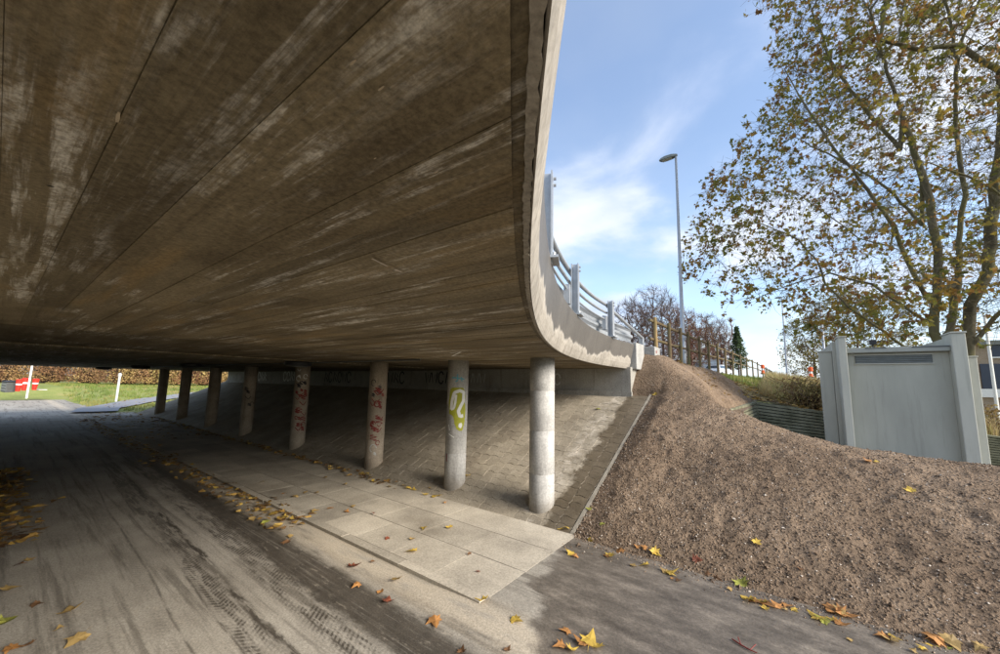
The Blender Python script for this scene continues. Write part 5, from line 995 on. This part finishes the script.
fb_ = [(560, 530, 'yellow', .10), (566, 529, 'yellow', .09), (602, 525, 'green', .10), (589, 510, 'green', .08), (590, 542, 'yellow', .08), (610, 557, 'yellow', .12), (620, 554, 'orange', .11), (656, 554, 'yellow', .12), (644, 549, 'orange', .07), (645, 566, 'yellow', .11), (660, 569, 'orange', .11), (665, 572, 'tan', .11), (672, 574, 'yellow', .13), (678, 581, 'brown', .07), (697, 561, 'red', .10), (718, 582, 'brown', .09), (742, 587, 'green', .14), (747, 600, 'yellow', .12), (755, 602, 'orange', .10), (762, 603, 'yellow', .11), (768, 606, 'orange', .11), (776, 606, 'orange', .10), (787, 607, 'orange', .11), (795, 611, 'yellow', .06), (817, 619, 'yellow', .13), (823, 621, 'green', .10), (832, 612, 'orange', .13), (838, 614, 'tan', .12), (846, 616, 'orange', .14), (842, 625, 'orange', .10), (867, 626, 'yellow', .05), (882, 637, 'orange', .10), (890, 641, 'tan', .11), (930, 645, 'yellow', .13), (936, 642, 'orange', .13), (952, 645, 'tan', .13), (944, 648, 'green', .10), (922, 650, 'yellow', .07), (757, 544, 'yellow', .10), (910, 491, 'yellow', .10), (800, 570, 'brown', .05), (655, 395, 'yellow', .10), (980, 650, 'tan', .08), (868, 462, 'orange', .10), (876, 463, 'yellow', .10), (637, 548, 'orange', .06), (708, 575, 'brown', .06), (730, 590, 'tan', .06)]
for a_, b_, c_, s_ in fb_+[(a_+random.uniform(-12, 12), b_+random.uniform(-2, 5), random.choice(('yellow', 'orange', 'tan', 'brown')), s_*.7) for a_, b_, c_, s_ in fb_[5:38:2]]: leaf_at(a_, b_, c_, s_, 'on or along the soil bank')
fp_ = [(409, 489, 'yellow', .11), (404, 486, 'tan', .10), (414, 490, 'yellow', .10), (425, 495, 'yellow', .11), (434, 497, 'yellow', .12), (440, 496, 'yellow', .10), (390, 487, 'tan', .09), (368, 480, 'tan', .10), (374, 482, 'yellow', .11), (380, 484, 'tan', .10), (362, 478, 'tan', .10), (598, 410, 'green', .11), (468, 476, 'yellow', .10), (395, 489, 'orange', .07), (445, 503, 'orange', .06), (430, 488, 'tan', .06)]
for a_, b_, c_, s_ in fp_: leaf_at(a_, b_, c_, s_, 'at the foot of the paved slope')
ORD = 'first second third fourth fifth sixth seventh eighth ninth tenth eleventh twelfth thirteenth fourteenth fifteenth sixteenth seventeenth eighteenth nineteenth twentieth'.split()
ORD += ['twenty-'+q for q in ORD[:9]]+['thirtieth']
for lb, lst in LEAFREG.items():
    lst.sort(key=lambda q: q[0])
    for k_, (_, o_) in enumerate(lst): o_['label'] = lb if len(lst) == 1 else f'{lb}, {ORD[k_]} from the left'
# drifts too dense to count
def drift(name, n, fn, seed, label, size=.10):
    r_ = np.random.default_rng(seed); P_ = fn(r_, n); V, Fs = leaf_cards(P_, size, seed, 'maple', 0); V = V.reshape(n, -1, 3); c_ = P_[:, None]; V = c_+(V-c_)*np.array([1, 1, .35]); V[..., 2] = np.maximum(V[..., 2], c_[..., 2]-.01); return mk(name, npmesh(name, V.reshape(-1, 3), Fs, M['litter']), None, kind='stuff', label=label)
drift('leaf_litter', 620, lambda r_, n: np.stack([-4.6-r_.random(n)**1.2*17, 2.30+r_.normal(0, .13, n)-.02, np.full(n, .03)], -1), 1, 'brown and yellow leaf drift along the kerb under the deck', .095)
drift('leaf_litter', 420, lambda r_, n: np.stack([-5.2-r_.random(n)*16, 4.10+r_.normal(0, .07, n), np.full(n, .05)], -1), 2, 'leaf drift along the foot of the paved slope under the deck', .095)
drift('leaf_litter', 520, lambda r_, n: np.stack([-6.2-r_.random(n)*5.0, .18+r_.normal(0, .17, n), np.full(n, .02)], -1), 3, 'leaf heap on the path at the left border', .12)
drift('leaf_litter', 240, lambda r_, n: np.stack([-13-r_.random(n)*12, 2.6+r_.random(n)*1.5, np.full(n, .04)], -1), 4, 'dark leaves strewn over the paving at the far end', .12)
drift('leaf_litter', 1500, lambda r_, n: (lambda X, Y: np.stack([X, Y, bank_z(X, Y)+.04], -1))(-1.6+r_.random(n)*4.2, 13.5+r_.random(n)**1.4*6.), 5, 'orange leaf litter on the bank above the retaining wall', .13)
drift('leaf_litter', 300, lambda r_, n: np.stack([4.2+r_.random(n)*4, 13.6+r_.random(n)*3.2, np.full(n, .35)+0*r_.random(n)], -1), 6, 'orange leaf litter below the hedge right of the cabin', .13)
drift('leaf_litter', 130, lambda r_, n: (lambda X, Y: np.stack([X, Y, shoulder_lim(X, Y)+.04], -1))(-2.4+r_.random(n)*1.4, 8.9+r_.random(n)*4.4), 7, 'scattered leaves on the soil below the fence', .09)
drift('leaf_litter', 900, lambda r_, n: (lambda X, Y: np.stack([X, Y, lawn_z(X, Y)+.08], -1))(-27-r_.random(n)*22, 3.2+r_.random(n)*14), 8, 'orange and brown leaves strewn over the far grass', .13)
# twig on the asphalt
tw = empty('twig', tuple(atz(745, 645, .026)), label='small reddish broken twig on the wet asphalt', cat='twig'); A_ = [atz(a_, b_, .03)-np.array(atz(745, 645, .026)) for a_, b_ in ((732, 639), (741, 645), (750, 650), (757, 653))]
MB().tube(A_, [.004, .005, .004, .003], 5).build('stem', M['paint_red'], tw); MB().tube([A_[2], A_[2]+np.array([.03, .05, .02])], .003, 5).build('side_shoot', M['paint_red'], tw); MB().tube([A_[1], A_[1]+np.array([-.02, .05, .015])], .003, 5).build('side_shoot', M['paint_red'], tw)
